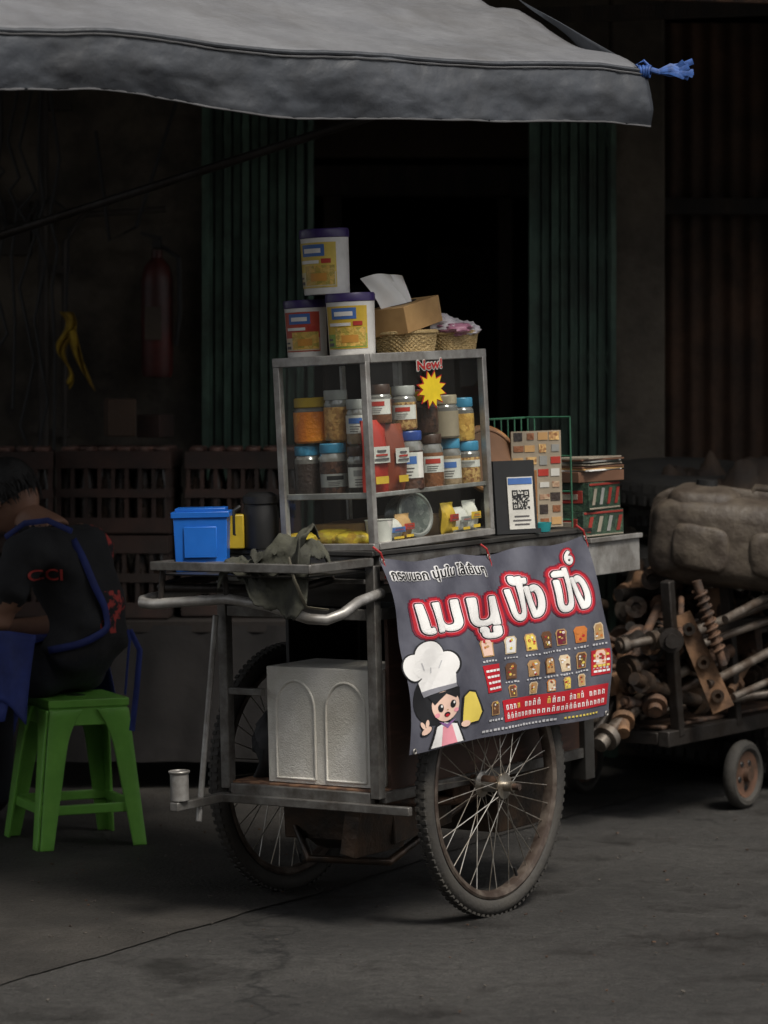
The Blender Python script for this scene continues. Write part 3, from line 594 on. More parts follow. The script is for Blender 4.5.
    for i,(h,w) in enumerate(((.075,.20),(.08,.19),(.03,.21))):
        T=Matrix.Translation((-.10,1.18,z))@Matrix.Rotation(R([-4,3,-7][i]),4,'Z')
        c=B('drink_carton'); c.box((0,0,h/2),(.15,w,h),[gb,gb,cb][i],M=T)
        if i<2:
            c.box((.0755,0,h*.92),(.003,w*.96,h*.08),rb,M=T); c.box((.0755,0,h*.07),(.003,w*.96,h*.06),cp,M=T)
            for q_ in range(4):
                y_=-w*.36+q_*w*.24
                c.poly([T@Vector((.0768,y_-.012,h*.2)),T@Vector((.0768,y_+.006,h*.2)),T@Vector((.0768,y_+.022,h*.78)),T@Vector((.0768,y_+.004,h*.78))],[(0,1,2,3)],[rb,cp,gry,rb][(q_+i)%4])
            c.box((0,-w/2-.001,h*.5),(.11,.002,h*.45),rb,M=T); c.box((0,-w/2-.0025,h*.5),(.08,.002,h*.2),cp,M=T)
        c.done(MB,bevel=.0015); z+=h+.001
    c=B('paper_stack')
    for i in range(7): c.box((-.10,1.18,z+.003+i*.0055),(.16,.20,.004),[paper,kraft,cb,cp,gry,cb,cp][i],rot=(0,rnd.uniform(-2,2),rnd.uniform(-9,9)))
    c.done(MB)
    t=B('teal_cup'); t.lathe((-.02,.83,cz),[(0,0),(.025,0),(.03,.025),(.027,.025),(.022,.005),(0,.005)],P('teal_plastic',(.03,.3,.32)),n=20); t.done(MB)
    s=B('styrofoam_box'); fm=mat('styrofoam',(.74,.72,.67),.8,0,c2=(.62,.60,.54),scale=5,bump=.3,bscale=300,dirt=.4,dirtc=(.26,.22,.16),dscale=4)
    T=Matrix.Translation((-.205,.145,.366))
    s.box((0,0,.15),(.34,.22,.30),fm,M=T)
    for x in (-.08,.08):
        pts=[(x+.062,-.110,.012)]+[(x+.062*math.cos(a),-.110,.19+.075*math.sin(a)) for a in [math.pi*i/16 for i in range(17)]]+[(x-.062,-.110,.012),(x+.062,-.110,.012)]
        s.tube([T@Vector(p_) for p_ in pts],.004,fm,n=8)
    s.done(MB,bevel=.006)
    j=B('folded_jacket'); jm=mat('olive_cloth',(.06,.06,.042),.85,0,c2=(.03,.03,.022),scale=14,bump=.4,bscale=40)
    def jf(a,b):
        x=-.03-.27*a; y=-.13-.17*b+.02*math.sin(a*8); z=.975+.03*math.sin(a*5+b*3)+.03*noise.fractal(Vector((a*4,b*4,1)),.8,2,4)
        if b>.55: y=-.13-.17*.55-.06*(b-.55)-.012*math.sin(a*14); z-= (b-.55)*.22*(1+.3*math.sin(a*6))
        z-=.03*(1-math.sin(math.pi*a))**3
        return Vector((x,y,z))
    j.grid(jf,60,40,jm); j.grid(lambda a,b: jf(.15+.6*a,.2+.5*b)+Vector((.02,-.01,.028+.012*math.sin(a*11+b*4))),34,24,jm)
    j.tube([(-.08,-.25,.97),(-.05,-.27,.92),(-.03,-.25,.85),(.0,-.2,.84)],.008,P('strap_tan',(.2,.18,.13)),flat=.3)
    j.done(MB,solid=.004,sharp=80)
    z=B('dark_bag'); z.blob((-.42,.2,.46),(.14,.3,.2),mat('black_bag',(.02,.02,.022),.6),n=24,k=16)
    for v in z.bm.verts: v.co+=Vector((1,.5,1))*.03*noise.fractal(v.co*14,.7,2,4)
    z.done(MB,sharp=80)
counter_goods()

# ------------------------------------------------------------------ banner
def banner():
    e=empty('menu_banner',MB.copy())
    def BN(a,b,h):
        s=a/200; t=b/200
        u=.016+(1-max(0,t)**1.9)*.112+.006*math.sin(6.5*s+2.5*t)*(.3+(1-t))+.005*math.sin(17*s+t*9)+.003*math.sin(31*s-t*14)*(.4+t)
        v0=.002-.05*(1-t); v1=1.005-.08*(1-t)
        z=.478*(t)+.470+.006*math.cos(s*2*math.pi*3)*max(0,t)**6 -.012*math.sin(math.pi*s)*t+.006*math.sin(s*5)*(1-t)
        return Vector((u+h,v0+(v1-v0)*s,z))
    base=mat('banner_vinyl',(.105,.107,.132),.42,0,c2=(.052,.053,.072),scale=9,lo=.3,hi=.7,bump=.06,bscale=10)
    c=B('cloth'); c.grid(lambda i,j: BN(i*200,j*200,0),110,60,base); c.done(MB,e)
    def ink(n,c_): return mat('ink_'+n,c_,.45,0,c2=tuple(x*.88 for x in c_),bump=.06,bscale=10)
    wh=ink('white',(.78,.77,.76)); rd=ink('red',(.42,.012,.022)); mr=ink('maroon',(.15,.012,.03)); pk=ink('pink',(.75,.30,.36)); bkk=ink('black',(.01,.01,.012)); ski=ink('skin',(.75,.52,.42)); yel=ink('yellow',(.7,.55,.10)); tan=ink('tan',(.45,.27,.12)); brn=ink('brown',(.13,.06,.03)); crm=ink('cream',(.62,.5,.34)); gr=ink('grey',(.22,.22,.25)); org=ink('orange',(.5,.16,.03)); pur=ink('violet',(.25,.12,.3)); lg=ink('light_grey',(.5,.5,.52))
    art=B('print')
    def put(vs,fs,m,h): art.poly([Vector((v[0],v[1],h)) for v in vs],fs,m)
    def ell(a,b,ra,rb,m,h,rot=0,n=26):
        c_,s_=math.cos(R(rot)),math.sin(R(rot)); vs=[(a,b)]
        for i in range(n):
            x=ra*math.cos(2*math.pi*i/n); y=rb*math.sin(2*math.pi*i/n); vs.append((a+x*c_-y*s_,b+x*s_+y*c_))
        put(vs,[(0,1+i,1+(i+1)%n) for i in range(n)],m,h)
    def rect(a0,b0,a1,b1,m,h,sk=0): put([(a0,b0),(a1,b0),(a1+sk,b1),(a0+sk,b1)],[(0,1,2,3)],m,h)
    def pg(pts,m,h): put(pts,[tuple(range(len(pts)))],m,h)
    def txt(t,a0,a1,b0,b1,layers):
        base_,f0=text_geo(t,0); x0,x1,y0,y1=bbox(base_)
        for (off,m,h) in layers:
            def mp(v,dx=0,dy=0): return (a0+(v.x-x0)/(x1-x0)*(a1-a0)+dx, b0+(v.y-y0)/(y1-y0)*(b1-b0)+dy)
            if off==0: put([mp(v) for v in base_],f0,m,h)
            else:
                for k in range(14):
                    an=2*math.pi*k/14; put([mp(v,off*math.cos(an),off*math.sin(an)) for v in base_],f0,m,h+k*.00002)
    L=[(7.6,mr,.0010),(6.0,rd,.0016),(3.4,pk,.0022),(2.7,bkk,.0029),(1.4,wh,.0037),(.7,wh,.0042),(0,wh,.0047)]
    txt('เมนู',19,93,108,152,L); txt('ปัง',107,141,123,171,L)
    txt('ปิง',153,186,125,172,L); txt('6',171,179,176,190,[(5,mr,.0010),(4.2,rd,.0016),(2.4,pk,.0023),(2.0,bkk,.0030),(.9,wh,.0038),(0,wh,.0047)])
    txt('กรอบนอก นุ่มใน ไส้เยิ้มๆ',4,92,175,191,[(1.3,lg,.0012),(.8,wh,.0019),(0,bkk,.0028),(.25,bkk,.0030)])
    ell(24,52,22,27,bkk,.0012); ell(8,88,11,15,bkk,.0014); ell(22,98,14,17,bkk,.0014); ell(38,88,11,14,bkk,.0014)
    ell(8,88,9.8,13.6,wh,.002); ell(22,98,12.8,15.6,wh,.0022); ell(37,88,9.8,12.6,wh,.002); ell(22,86,16,12,wh,.0024)
    for (a0,b0,a1,b1) in ((16,84,14,92),(29,84,32,92),(22,80,22,86)): pg([(a0-.5,b0),(a0+.5,b0),(a1+.5,b1),(a1-.5,b1)],lg,.0034)
    pg([(9,72),(12,60),(42,66),(42,82),(24,84)],wh,.0028); pg([(11,62),(13,56),(43,62),(42,66)],gr,.0032)
    ell(30,46,15.5,19,bkk,.0016,10); ell(32,43,13,16,ski,.003); pg([(17,56),(45,61),(42,50),(33,56),(22,46)],bkk,.0036)
    for (a,b) in ((27,42),(39,44)): ell(a,b,2.7,4.2,bkk,.004); ell(a+.8,b+1.6,.9,1.4,wh,.0046)
    ell(23,35,2.6,2.2,pk,.0038); ell(42,37,2.2,2.2,pk,.0038); ell(33,34,3.2,2.6,bkk,.0038); ell(33,33.2,2.2,1.6,rd,.0044); ell(33.5,39,.8,.6,tan,.0042)
    pg([(14,2),(20,24),(30,28),(44,24),(50,2)],bkk,.0018); pg([(16,2),(22,23),(30,26),(43,22),(48,2)],wh,.0024); pg([(26,2),(28,22),(38,22),(42,2)],pk,.003)
    pg([(24,28),(33,24),(42,28),(33,19)],pur,.0035)
    ell(12,22,6,4,bkk,.003,40); ell(12,22,5,3,ski,.0036,40); ell(9,28,1.6,4,ski,.0036,20); ell(13,29,1.6,4,ski,.0036,-10)
    pg([(46,18),(48,50),(54,56),(60,54),(66,30),(62,20)],bkk,.0034); pg([(47.5,19),(49.5,49),(54,54),(59,52),(64,30),(61,21)],yel,.004); ell(50,20,4,3.4,ski,.0046)
    r2=random.Random(3)
    xs=[80,101,121,138,154,171,189]
    def toast(a,b,s,base_,tp,k):
        pg([(a-4*s,b-7*s),(a+4*s,b-7*s),(a+4.3*s,b+2*s),(a+4.8*s,b+5*s),(a+3*s,b+8*s),(a-3*s,b+8*s),(a-4.8*s,b+5*s),(a-4.3*s,b+2*s)],base_,.0015)
        pg([(a-3.2*s,b-6*s),(a+3.2*s,b-6*s),(a+3.6*s,b+4.5*s),(a+2.4*s,b+7*s),(a-2.4*s,b+7*s),(a-3.6*s,b+4.5*s)],tp,.0022)
        for i in range(k): ell(a+r2.uniform(-2.5,2.5)*s,b+r2.uniform(-5,6)*s,r2.uniform(.6,1.3)*s,r2.uniform(.7,1.4)*s,r2.choice([wh,brn,yel,rd,tan,org]),.003,n=8)
    def small(a,b): 
        for k in range(5): rect(a-7+k*2.9+r2.random()*.6,b+r2.random(),a-5.2+k*2.9+r2.random()*.8,b+1.8+r2.random(),lg,.002)
    for i,a in enumerate(xs):
        toast(a,96,[1.3,1.3,1.25,1.2,1.2,1.2,1.25][i],[tan,crm,tan,brn,tan,org,crm][i],[ski,wh,yel,brn,mr,org,tan][i],[4,3,9,9,9,4,6][i]); small(a,81)
    for i,a in enumerate(xs):
        if i in (0,): continue
        toast(a,67,1.2,[tan,brn,tan,brn,crm,tan,org][i],[crm,brn,tan,tan,crm,brn,ski][i],9); small(a,54)
    for (a0,b0,a1,b1) in ((72,48,89,78),(181,48,198,76),(88,13,197,37)): rect(a0,b0,a1,b1,rd,.0012)
    for i in range(4):
        for k in range(4): rect(74+k*3.7,51+i*6.4,76.6+k*3.7+r2.random()*.8,53.4+i*6.4,wh,.002)
        for k in range(4): rect(183+k*3.7,51+i*6,185.4+k*3.7+r2.random()*.8,53.4+i*6,[wh,yel][i%2],.002)
    for i,a in enumerate(xs[1:6]): toast(a,45,.9,[tan,crm,org,tan,crm][i],[brn,tan,crm,yel,tan][i],7)
    def scrib(a,b,h_,m):
        w=1.7; rect(a,b,a+.8,b+h_,m,.002); rect(a+w,b,a+w+.8,b+h_*r2.choice([1,.8]),m,.002); rect(a,b+h_*.75,a+w+.6,b+h_*.93,m,.0021)
        if r2.random()<.4: rect(a+.6,b+h_*1.15,a+2,b+h_*1.35,m,.002)
    for i in range(24):
        scrib(91+i*4.35,16,5.0,wh)
        if i%5!=4: scrib(91+i*4.35,26,5.6,yel if i%7==3 else wh)
    toast(79,30,1.0,tan,brn,6); small(79,16)
    for i in range(22): rect(66+i*3.6,5.5,68+i*3.6+r2.random(),7.3+r2.random(),lg,.002)
    for i in range(10): rect(152+i*3.6,5.5,154.2+i*3.6,7.5,yel,.002)
    bm=art.bm; bmesh.ops.triangulate(bm,faces=bm.faces[:])
    for _ in range(4):
        ed=[x for x in bm.edges if (x.verts[0].co-x.verts[1].co).length>9]
        if not ed: break
        bmesh.ops.subdivide_edges(bm,edges=ed,cuts=1); bmesh.ops.triangulate(bm,faces=bm.faces[:])
    for v in bm.verts: v.co=BN(v.co.x,v.co.y,v.co.z+.0006)
    art.done(MB,e,allsmooth=False)
    t=B('ties'); red=P('red_string',(.4,.03,.03)); 
    for (a,b) in ((2,198),(198,198),(100,199)):
        p_=BN(a,b,.004); t.tube([p_,p_+Vector((.0,-.01,.02)),p_+Vector((-.02,-.015,.035))],.003,red,n=6); t.ring(p_,.006,.0018,alu,n=14,k=6,rot=(0,90,0))
        t.tube([p_,p_+Vector((.004,.006,-.02)),p_+Vector((.006,.0,-.045))],.002,red,n=5)
    for (a,b) in ((3,3),(197,3)): t.ring(BN(a,b,.004),.006,.0018,alu,n=14,k=6,rot=(0,90,0))
    t.done(MB,e)
banner()

# ------------------------------------------------------------------ stool
def stool():
    g=mat('green_plastic',(.19,.47,.075),.38,0,c2=(.15,.40,.06),scale=10,dirt=.3,dirtc=(.08,.17,.035),dscale=6)
    s=B('plastic_stool'); M=Matrix.Translation((-.935,9.10,0.004))@Matrix.Rotation(R(24),4,'Z')
    H=.44; a=.112; b=.155
    s.box((0,0,H-.012),(2*a+.03,2*a+.03,.024),g,M=M); s.box((0,0,H-.05),(2*a+.036,2*a+.036,.055),g,M=M,taper=.94)
    s.lathe((0,0,H+.0015),[(0,0),(.03,0)],mat('stool_hole',(.01,.03,.008),.8),n=20,M=M)
    for sx in (-1,1):
        for sy in (-1,1):
            for ax in (0,1):
                def f(i,j):
                    t=j; x=a*(1-t)+b*t; w=.070*(1-t)+.042*t; off=w*i
                    if t<.3: off*=1+.45*((.3-t)/.3)**2
                    p=Vector((sx*(x+.012),sy*(x+.012),H-.03-(H-.03)*t))
                    if ax==0: p.x-=sx*off
                    else: p.y-=sy*off
                    return M@p
                s.grid(f,3,20,g)
    for sx,sy,dx in ((0,-1,1),(0,1,1),(-1,0,0),(1,0,0)):
        k=b-.008; s.box((sx*k,sy*k,.115),(2*k if dx else .016,.016 if dx else 2*k,.028),g,M=M)
    s.done(solid=.009,bevel=.003)
stool()

# ------------------------------------------------------------------ person
def person():
    e=empty('seated_person')
    F=Vector((-.86,.51,0)); S=Vector((-.51,-.86,0))
    base=Vector((-.91,9.09,-.008))
    def P3(f,s,z): return base+F*f+S*s+Vector((0,0,z))
    J={}; E=[]; 
    def j(n,f,s,z,r,par=None):
        J[n]=(P3(f,s,z),r); 
        if par: E.append((par,n))
    j('pelvis',-.01,0,.555,(.155,.135)); j('sp1',-.035,0,.66,(.155,.135),'pelvis'); j('sp2',-.01,0,.76,(.165,.14),'sp1'); j('chest',.05,0,.85,(.165,.135),'sp2'); j('up',.12,0,.925,(.11,.10),'chest'); j('neck',.195,0,.975,(.058,.055),'up'); j('nk2',.235,0,1.0,(.055,.055),'neck')
    for sd,n in ((1,'l'),(-1,'r')):
        j(n+'cl',.08,sd*.11,.895,(.10,.10),'chest'); j(n+'sh',.095,sd*.185,.875,(.080,.076),n+'cl'); j(n+'ua',.12,sd*.215,.77,(.064,.062),n+'sh'); j(n+'el',.17,sd*.225,.655,(.043,.043),n+'ua'); j(n+'fa',.27,sd*.17,.635,(.038,.038),n+'el'); j(n+'wr',.37,sd*.09,.635,(.026,.026),n+'fa'); j(n+'pm',.42,sd*.06,.64,(.032,.02),n+'wr')
        for k in range(4):
            o=(k-1.5)*.018; l=[.06,.07,.068,.052][k]
            j(f'{n}f{k}a',.45,sd*.05+o,.643,(.009,.009),n+'pm'); j(f'{n}f{k}b',.45+l*.55,sd*.04+o,.64,(.0085,.0085),f'{n}f{k}a'); j(f'{n}f{k}c',.45+l*.8,sd*.035+o,.62,(.008,.008),f'{n}f{k}b')
        j(n+'ta',.405,sd*.03,.655,(.011,.011),n+'pm'); j(n+'tb',.44,sd*.01,.66,(.009,.009),n+'ta')
        j(n+'hp',.05,sd*.095,.525,(.105,.095),'pelvis'); j(n+'th',.24,sd*.12,.525,(.085,.08),n+'hp'); j(n+'kn',.44,sd*.14,.50,(.06,.06),n+'th'); j(n+'cf',.44,sd*.14,.34,(.055,.055),n+'kn'); j(n+'an',.42,sd*.14,.10,(.038,.038),n+'cf'); j(n+'ft',.50,sd*.145,.045,(.04,.035),n+'an'); j(n+'to',.60,sd*.15,.035,(.032,.025),n+'ft')
    names=list(J); idx={n:i for i,n in enumerate(names)}
    me=bpy.data.meshes.new('b'); me.from_pydata([J[n][0] for n in names],[(idx[a],idx[b]) for a,b in E],[])
    ob=bpy.data.objects.new('b',me); scene.collection.objects.link(ob)
    sk=ob.modifiers.new('skin','SKIN'); sk.use_smooth_shade=True; sk.branch_smoothing=.6
    for i,n in enumerate(names):
        me.skin_vertices[0].data[i].radius=J[n][1]; me.skin_vertices[0].data[i].use_root=(n=='pelvis')
    ss=ob.modifiers.new('sub','SUBSURF'); ss.levels=3; ss.render_levels=3
    dg=bpy.context.evaluated_depsgraph_get(); m2=bpy.data.meshes.new_from_object(ob.evaluated_get(dg)); bpy.data.objects.remove(ob)
    skin=mat('skin',(.30,.16,.105),.55,0,c2=(.24,.125,.08)); shirt=mat('black_tshirt',(.014,.014,.015),.85,0,c2=(.021,.021,.023),bump=.5,bscale=14)
    pat=mat('red_print_cloth',(.42,.05,.04),.8,0,c2=(.014,.013,.015),scale=34,lo=.47,hi=.53); trouser=mat('dark_trousers',(.02,.022,.03),.85,0,bump=.3,bscale=25); shoe=black
    for m in (shirt,skin,trouser,pat,shoe): m2.materials.append(m)
    m2.update(); nrm=[v.normal.copy() for v in m2.vertices]
    for v,nn in zip(m2.vertices,nrm):
        q=v.co-base; z=q.z; f=q.dot(F)
        if .52<z<.95 and f<.2: v.co+=nn*(.012*noise.fractal(Vector((q.x*7,q.y*7,z*16+q.x*9)),.8,2,4)+ .005*math.sin(z*48+q.x*22))
    for p in m2.polygons:
        c=Vector(p.center); q=c-base; f=q.dot(F); s=q.dot(S); z=q.z
        k=0
        if z<.575 or (f>.14 and z<.60): k=2
        if z<.08: k=4
        if z>.965: k=1
        if abs(s)>.13 and f>.08 and z<.745 and z>.575: k=1
        if f>.24 and z>.585 and z<.7: k=1
        if k==0 and f<-.10 and s<.05 and .60<z<.90: k=3
        if k==0 and s<-.15: k=3
        p.material_index=k; p.use_smooth=True
    o=bpy.data.objects.new('body',m2); scene.collection.objects.link(o); o.parent=e
    bvh=BVHTree.FromPolygons([v.co.copy() for v in m2.vertices],[tuple(p.vertices) for p in m2.polygons])
    hc=P3(.285,0,1.045); yaw=math.atan2(F.y,F.x)
    MH=Matrix.Translation(hc)@Matrix.Rotation(yaw,4,'Z')@Matrix.Rotation(R(38),4,'Y')
    h=B('head'); hair=mat('black_hair',(.010,.009,.009),.5,0,c2=(.02,.018,.016),scale=60,stretch=(1,1,8),bump=.5,bscale=80)
    def hs(t,a):
        x=math.sin(t)*math.cos(a); y=math.sin(t)*math.sin(a); z=math.cos(t)
        px=.098*x*(1 if x>0 else 1.02); py=.076*y; pz=.115*z
        if z<0: py*=1-.25*z*z; px=px*(1-.1*z*z)+(.01*z*z if x>-.2 else 0)
        if x>.8: px+=.004
        d=math.exp(-((y/.16)**2+((z+.12)/.22)**2)); 
        if x>0: px+=.022*d
        return Vector((px,py,pz))
    vs=[];fs=[];n,k=40,28
    for i in range(k+1):
        for jx in range(n): vs.append(hs(math.pi*i/k,2*math.pi*jx/n))
    for i in range(k):
        for jx in range(n): fs.append((i*n+jx,i*n+(jx+1)%n,(i+1)*n+(jx+1)%n,(i+1)*n+jx))
    h.poly(vs,fs,skin,True)
    eye=P('eye_white',(.6,.58,.55),.2)
    for sd in (-1,1):
        h.blob((.088,sd*.031,.005),(.02,.026,.018),eye); h.blob((.097,sd*.031,.005),(.006,.011,.011),black); h.tube([(.094,sd*.016,.026),(.097,sd*.032,.03),(.086,sd*.048,.024)],.003,hair,n=5)
        h.blob((-.002,sd*.078,-.008),(.035,.018,.06),skin,rot=(0,0,sd*20))
    h.tube([(.092,-.022,-.056),(.1,0,-.054),(.092,.022,-.056)],.005,mat('lips',(.2,.07,.06),.5),n=6)
    r3=random.Random(5)
    def hr(i,jx):
        t=math.pi*.60*i; a=R(62)+(2*math.pi-R(124))*jx; 
        if i<.35: a=2*math.pi*jx
        v=hs(t,a); return v*1.06+Vector((0,0,.004))
    h.grid(lambda a,b: hr(b,a),44,20,hair)
    h.blob((-.018,0,.03),(.19,.158,.18),hair,jit=.03,n=28,k=18)
    for q in range(260):
        a=r3.uniform(R(60),R(300)); t=r3.uniform(.2,1.75); v=hs(t,a)*1.06; w=hs(min(2.1,t+.35),a+r3.uniform(-.15,.15))*1.11
        h.tube([v,(v+w)/2*1.04,w],[.004,.003,.0008],hair,n=4)
    h.done(MH,e,sharp=60)
    bl=mat('blue_apron',(.026,.045,.22),.75,0,c2=(.015,.025,.13),scale=7,bump=.3,bscale=18); a=B('apron')
    def lap(i,j_):
        s=(i-.5)*.56; f=.08+.44*j_; z=.622-.02*j_+.012*noise.noise(Vector((i*9,j_*6,0)))
        if abs(s)>.20: z-=(abs(s)-.20)*2.8
        if j_>.85: z-=(j_-.85)*1.5
        return P3(f,s*1.02,z)
    a.grid(lap,40,26,bl)
    def strap(pts,wd,lift=.006):
        P_=[]
        for i in range(len(pts)-1):
            for k in range(6): P_.append(pts[i].lerp(pts[i+1],k/6))
        P_.append(pts[-1]); out=[]
        for q in P_:
            ax=P3(.02,0,q.z); d=(q-ax); d.z=0
            if d.length<.02: d=-F.copy()
            d.normalize(); hit=bvh.ray_cast(ax+d*.6,-d)
            if hit[0] is None: out.append((q,d)); continue
            out.append((hit[0]+d*lift,d))
        pp=[o[0] for o in out]
        for _ in range(3): pp=[pp[0]]+[(pp[i-1]+pp[i]*2+pp[i+1])/4 for i in range(1,len(pp)-1)]+[pp[-1]]
        vs=[];fs=[]
        for i,c in enumerate(pp):
            d=(pp[min(i+1,len(pp)-1)]-pp[max(i-1,0)]).normalized(); sd=d.cross(out[i][1]).normalized()*wd/2; c=c+out[i][1]*.006; vs+=[c-sd,c+sd]
        for i in range(len(pp)-1): fs.append((2*i,2*i+1,2*i+3,2*i+2))
        a.poly(vs,fs,bl,True)
    strap([P3(-.02,.09,.935),P3(-.08,.10,.88),P3(-.12,.09,.80),P3(-.15,.05,.73),P3(-.16,.05,.67),P3(-.10,.14,.63),P3(0,.2,.61)],.022)
    a.tube([P3(.22,.10,.93),P3(.14,.11,.975),P3(.06,.10,.985),P3(-.03,.10,.955)],.009,bl,flat=.35)
    a.tube([P3(-.185,.02,.66),P3(-.215,.01,.60),P3(-.21,.02,.48),P3(-.20,.03,.36)],.009,bl,flat=.25)
    a.tube([P3(-.185,.03,.66),P3(-.20,.04,.63),P3(-.195,.04,.60),P3(-.19,.05,.47)],.009,bl,flat=.25)
    def side(i,j_): return P3(-.02+.40*i,.262+.018*math.sin(i*9+j_*2)+.03*j_,.655-.26*j_*(1-.25*math.sin(i*3))+.01*math.sin(i*7))
    a.grid(side,36,16,bl)
    a.done(parent=e,solid=.003,sharp=80)
    t=B('shirt_print')
    vs,fs=text_geo('CCI',.015); x0,x1,y0,y1=bbox(vs); out=[]
    for v in vs:
        o_=Vector((-1.06+(v.x-x0)/(x1-x0)*.10,8.2,.80+(v.y-y0)/(y1-y0)*.035)); hit=bvh.ray_cast(o_,Vector((0,1,0)))
        out.append((hit[0] if hit[0] is not None else o_+Vector((0,.7,0)))+Vector((0,-.006,0)))
    t.poly(out,fs,P('print_red',(.50,.06,.05)))
    t.done(parent=e,allsmooth=False)
person()

# ------------------------------------------------------------------ scrap trolley
def scrap():
    tr=empty('flatbed_trolley')
    f=B('frame'); MT=Matrix.Translation((1.02,9.62,0))@Matrix.Rotation(R(TH),4,'Z')
    f.box((0,.5,.27),(.04,1.5,.05),darksteel,M=MT); f.box((-.55,.5,.27),(.04,1.5,.05),darksteel,M=MT)
    for v in (-.23,.2,.7,1.2): f.box((-.275,v,.27),(.51,.04,.04),darksteel,M=MT)
    f.box((-.275,.5,.30),(.5,1.42,.012),rust,M=MT)
    for v in (-.2,.18,1.2): f.box((.005,v,.52),(.035,.035,.5),darksteel,M=MT,rot=(8,0,0))
    f.box((.012,.5,.60),(.02,1.4,.035),darksteel,M=MT)
    f.tube([MT@Vector((-.28,-.25,.27)),MT@Vector((-.3,-.55,.2)),MT@Vector((-.3,-.62,.22))],.016,darksteel)
    f.done(parent=tr,bevel=.004)
    w=B('caster_wheels')
    hb=mat('wheel_hub_brown',(.14,.072,.045),.6,.2,c2=(.06,.038,.026),scale=14)
    for (u,v) in ((.03,.22),(-.58,.22),(.03,1.05),(-.58,1.05)):
        M=MT@Matrix.Translation((u,v,.112))@Matrix.Rotation(R(90),4,'Y')
        w.ring((0,0,0),.092,.02,rubber,n=36,k=10,M=M,sq=1.15)
        w.lathe((0,0,0),[(0,-.02),(.02,-.02),(.024,-.012),(.06,-.008),(.075,-.014),(.075,.014),(.06,.008),(.024,.012),(.022,.03),(0,.03)],hb,n=28,M=M)
        for i in range(5):
            a=2*math.pi*i/5; w.lathe((.042*math.cos(a),.042*math.sin(a),.009),[(.011,0),(.009,.003),(0,.003)],black,n=10,M=M)
    w.done(parent=tr)
    s=B('scrap_metal_pile'); r=random.Random(21)
    pale=mat('worn_steel_pipe',(.19,.165,.14),.45,.6,c2=(.08,.058,.043),scale=16); tan=mat('tan_rust',(.22,.12,.062),.75,.1,c2=(.09,.05,.028),scale=14,bump=.3)
    ms=[oil,rust,rust,darksteel,oil,oil,pale,darksteel,tan]
    def flange(c,d,rad,m,n=16):
        q=Vector((0,0,1)).rotation_difference(d.normalized()).to_matrix().to_4x4()
        M=Matrix.Translation(c)@q
        s.lathe((0,0,0),[(rad*.45,-.012),(rad,-.012),(rad,.012),(rad*.45,.012),(rad*.4,.0),(rad*.45,-.012)],m,n=n,M=M)
    for i in range(150):
        v=r.uniform(-.35,1.3); u=r.uniform(-.56,.02); z=.32+r.random()*.42*(1-.35*abs(v-.5))
        c=MT@Vector((u,v,z)); d=(MT.to_3x3()@Vector((r.gauss(.1,.45),r.gauss(1,.3),r.gauss(.22,.4)))).normalized(); L=r.uniform(.12,.42); rad=r.uniform(.008,.026); m=r.choice(ms)
        pts=[c-d*L/2,c,c+d*L/2] 
        if r.random()<.3: pts=[c-d*L/2,c+Vector((0,0,r.uniform(-.04,.06))),c+d*L/2]
        s.tube(pts,rad,m,n=10)
        if r.random()<.6: flange(c+d*L/2,d,rad*2.0,m)
        if r.random()<.5: flange(c-d*L*.35,d,rad*1.7,m)
    for i in range(40):
        v=r.uniform(-.3,1.1); c=MT@Vector((r.uniform(-.5,.0),v,.33+r.random()*.34)); M=Matrix.Translation(c)@Euler([r.uniform(0,3) for _ in range(3)]).to_matrix().to_4x4(); m=r.choice([oil,rust,darksteel,tan])
        s.box((0,0,0),(r.uniform(.06,.14),r.uniform(.05,.1),r.uniform(.04,.08)),m,M=M,taper=r.uniform(.6,1)); s.lathe((0,0,.03),[(.02,0),(.035,.01),(.035,.03),(.02,.03),(.018,.01)],m,n=14,M=M)
        for k in range(3): s.lathe((.03*(k-1),.02,.035),[(.008,0),(.008,.012),(0,.012)],m,n=6,M=M)
    for i in range(14):
        c=Vector((.70+.1*(i%5)+r.uniform(-.03,.03),9.62+.02*i,.40+.08*(i//3)+r.uniform(-.03,.03))); d=Vector((r.uniform(-.6,.2),-1,r.uniform(-.1,.4))).normalized(); m=r.choice([oil,rust,oil])
        s.tube([c,c-d*.14],.022,m,n=12); flange(c,d,.036,m)
    def coil(p0,p1,rad,m):
        d=(p1-p0); n=90; q=Vector((0,0,1)).rotation_difference(d.normalized())
        s.tube([p0+d*(i/n)+q@Vector((rad*math.cos(i*.62),rad*math.sin(i*.62),0)) for i in range(n+1)],.005,m,n=6); s.tube([p0-d*.15,p1+d*.25],rad*.75,m,n=10)
    coil(Vector((.99,9.42,.74)),Vector((1.05,9.42,.55)),.020,rust)
    def plate(p0,p1,w0,w1,m):
        d=(p1-p0).normalized(); n=Vector((0,-1,0)); sd=d.cross(n).normalized()
        V=[p0-sd*w0,p0+sd*w0,p1+sd*w1,p1-sd*w1]; s.poly([v for v in V]+[v+Vector((0,.03,0)) for v in V],[(0,1,2,3),(7,6,5,4),(0,4,5,1),(1,5,6,2),(2,6,7,3),(3,7,4,0)],m)
        for t in (.15,.5,.85): flange(p0.lerp(p1,t)-Vector((0,.008,0)),n,.02,oil)
    plate(Vector((.94,9.45,.66)),Vector((1.07,9.45,.36)),.028,.036,tan); plate(Vector((.70,9.6,.52)),Vector((.8,9.6,.34)),.03,.035,rust)
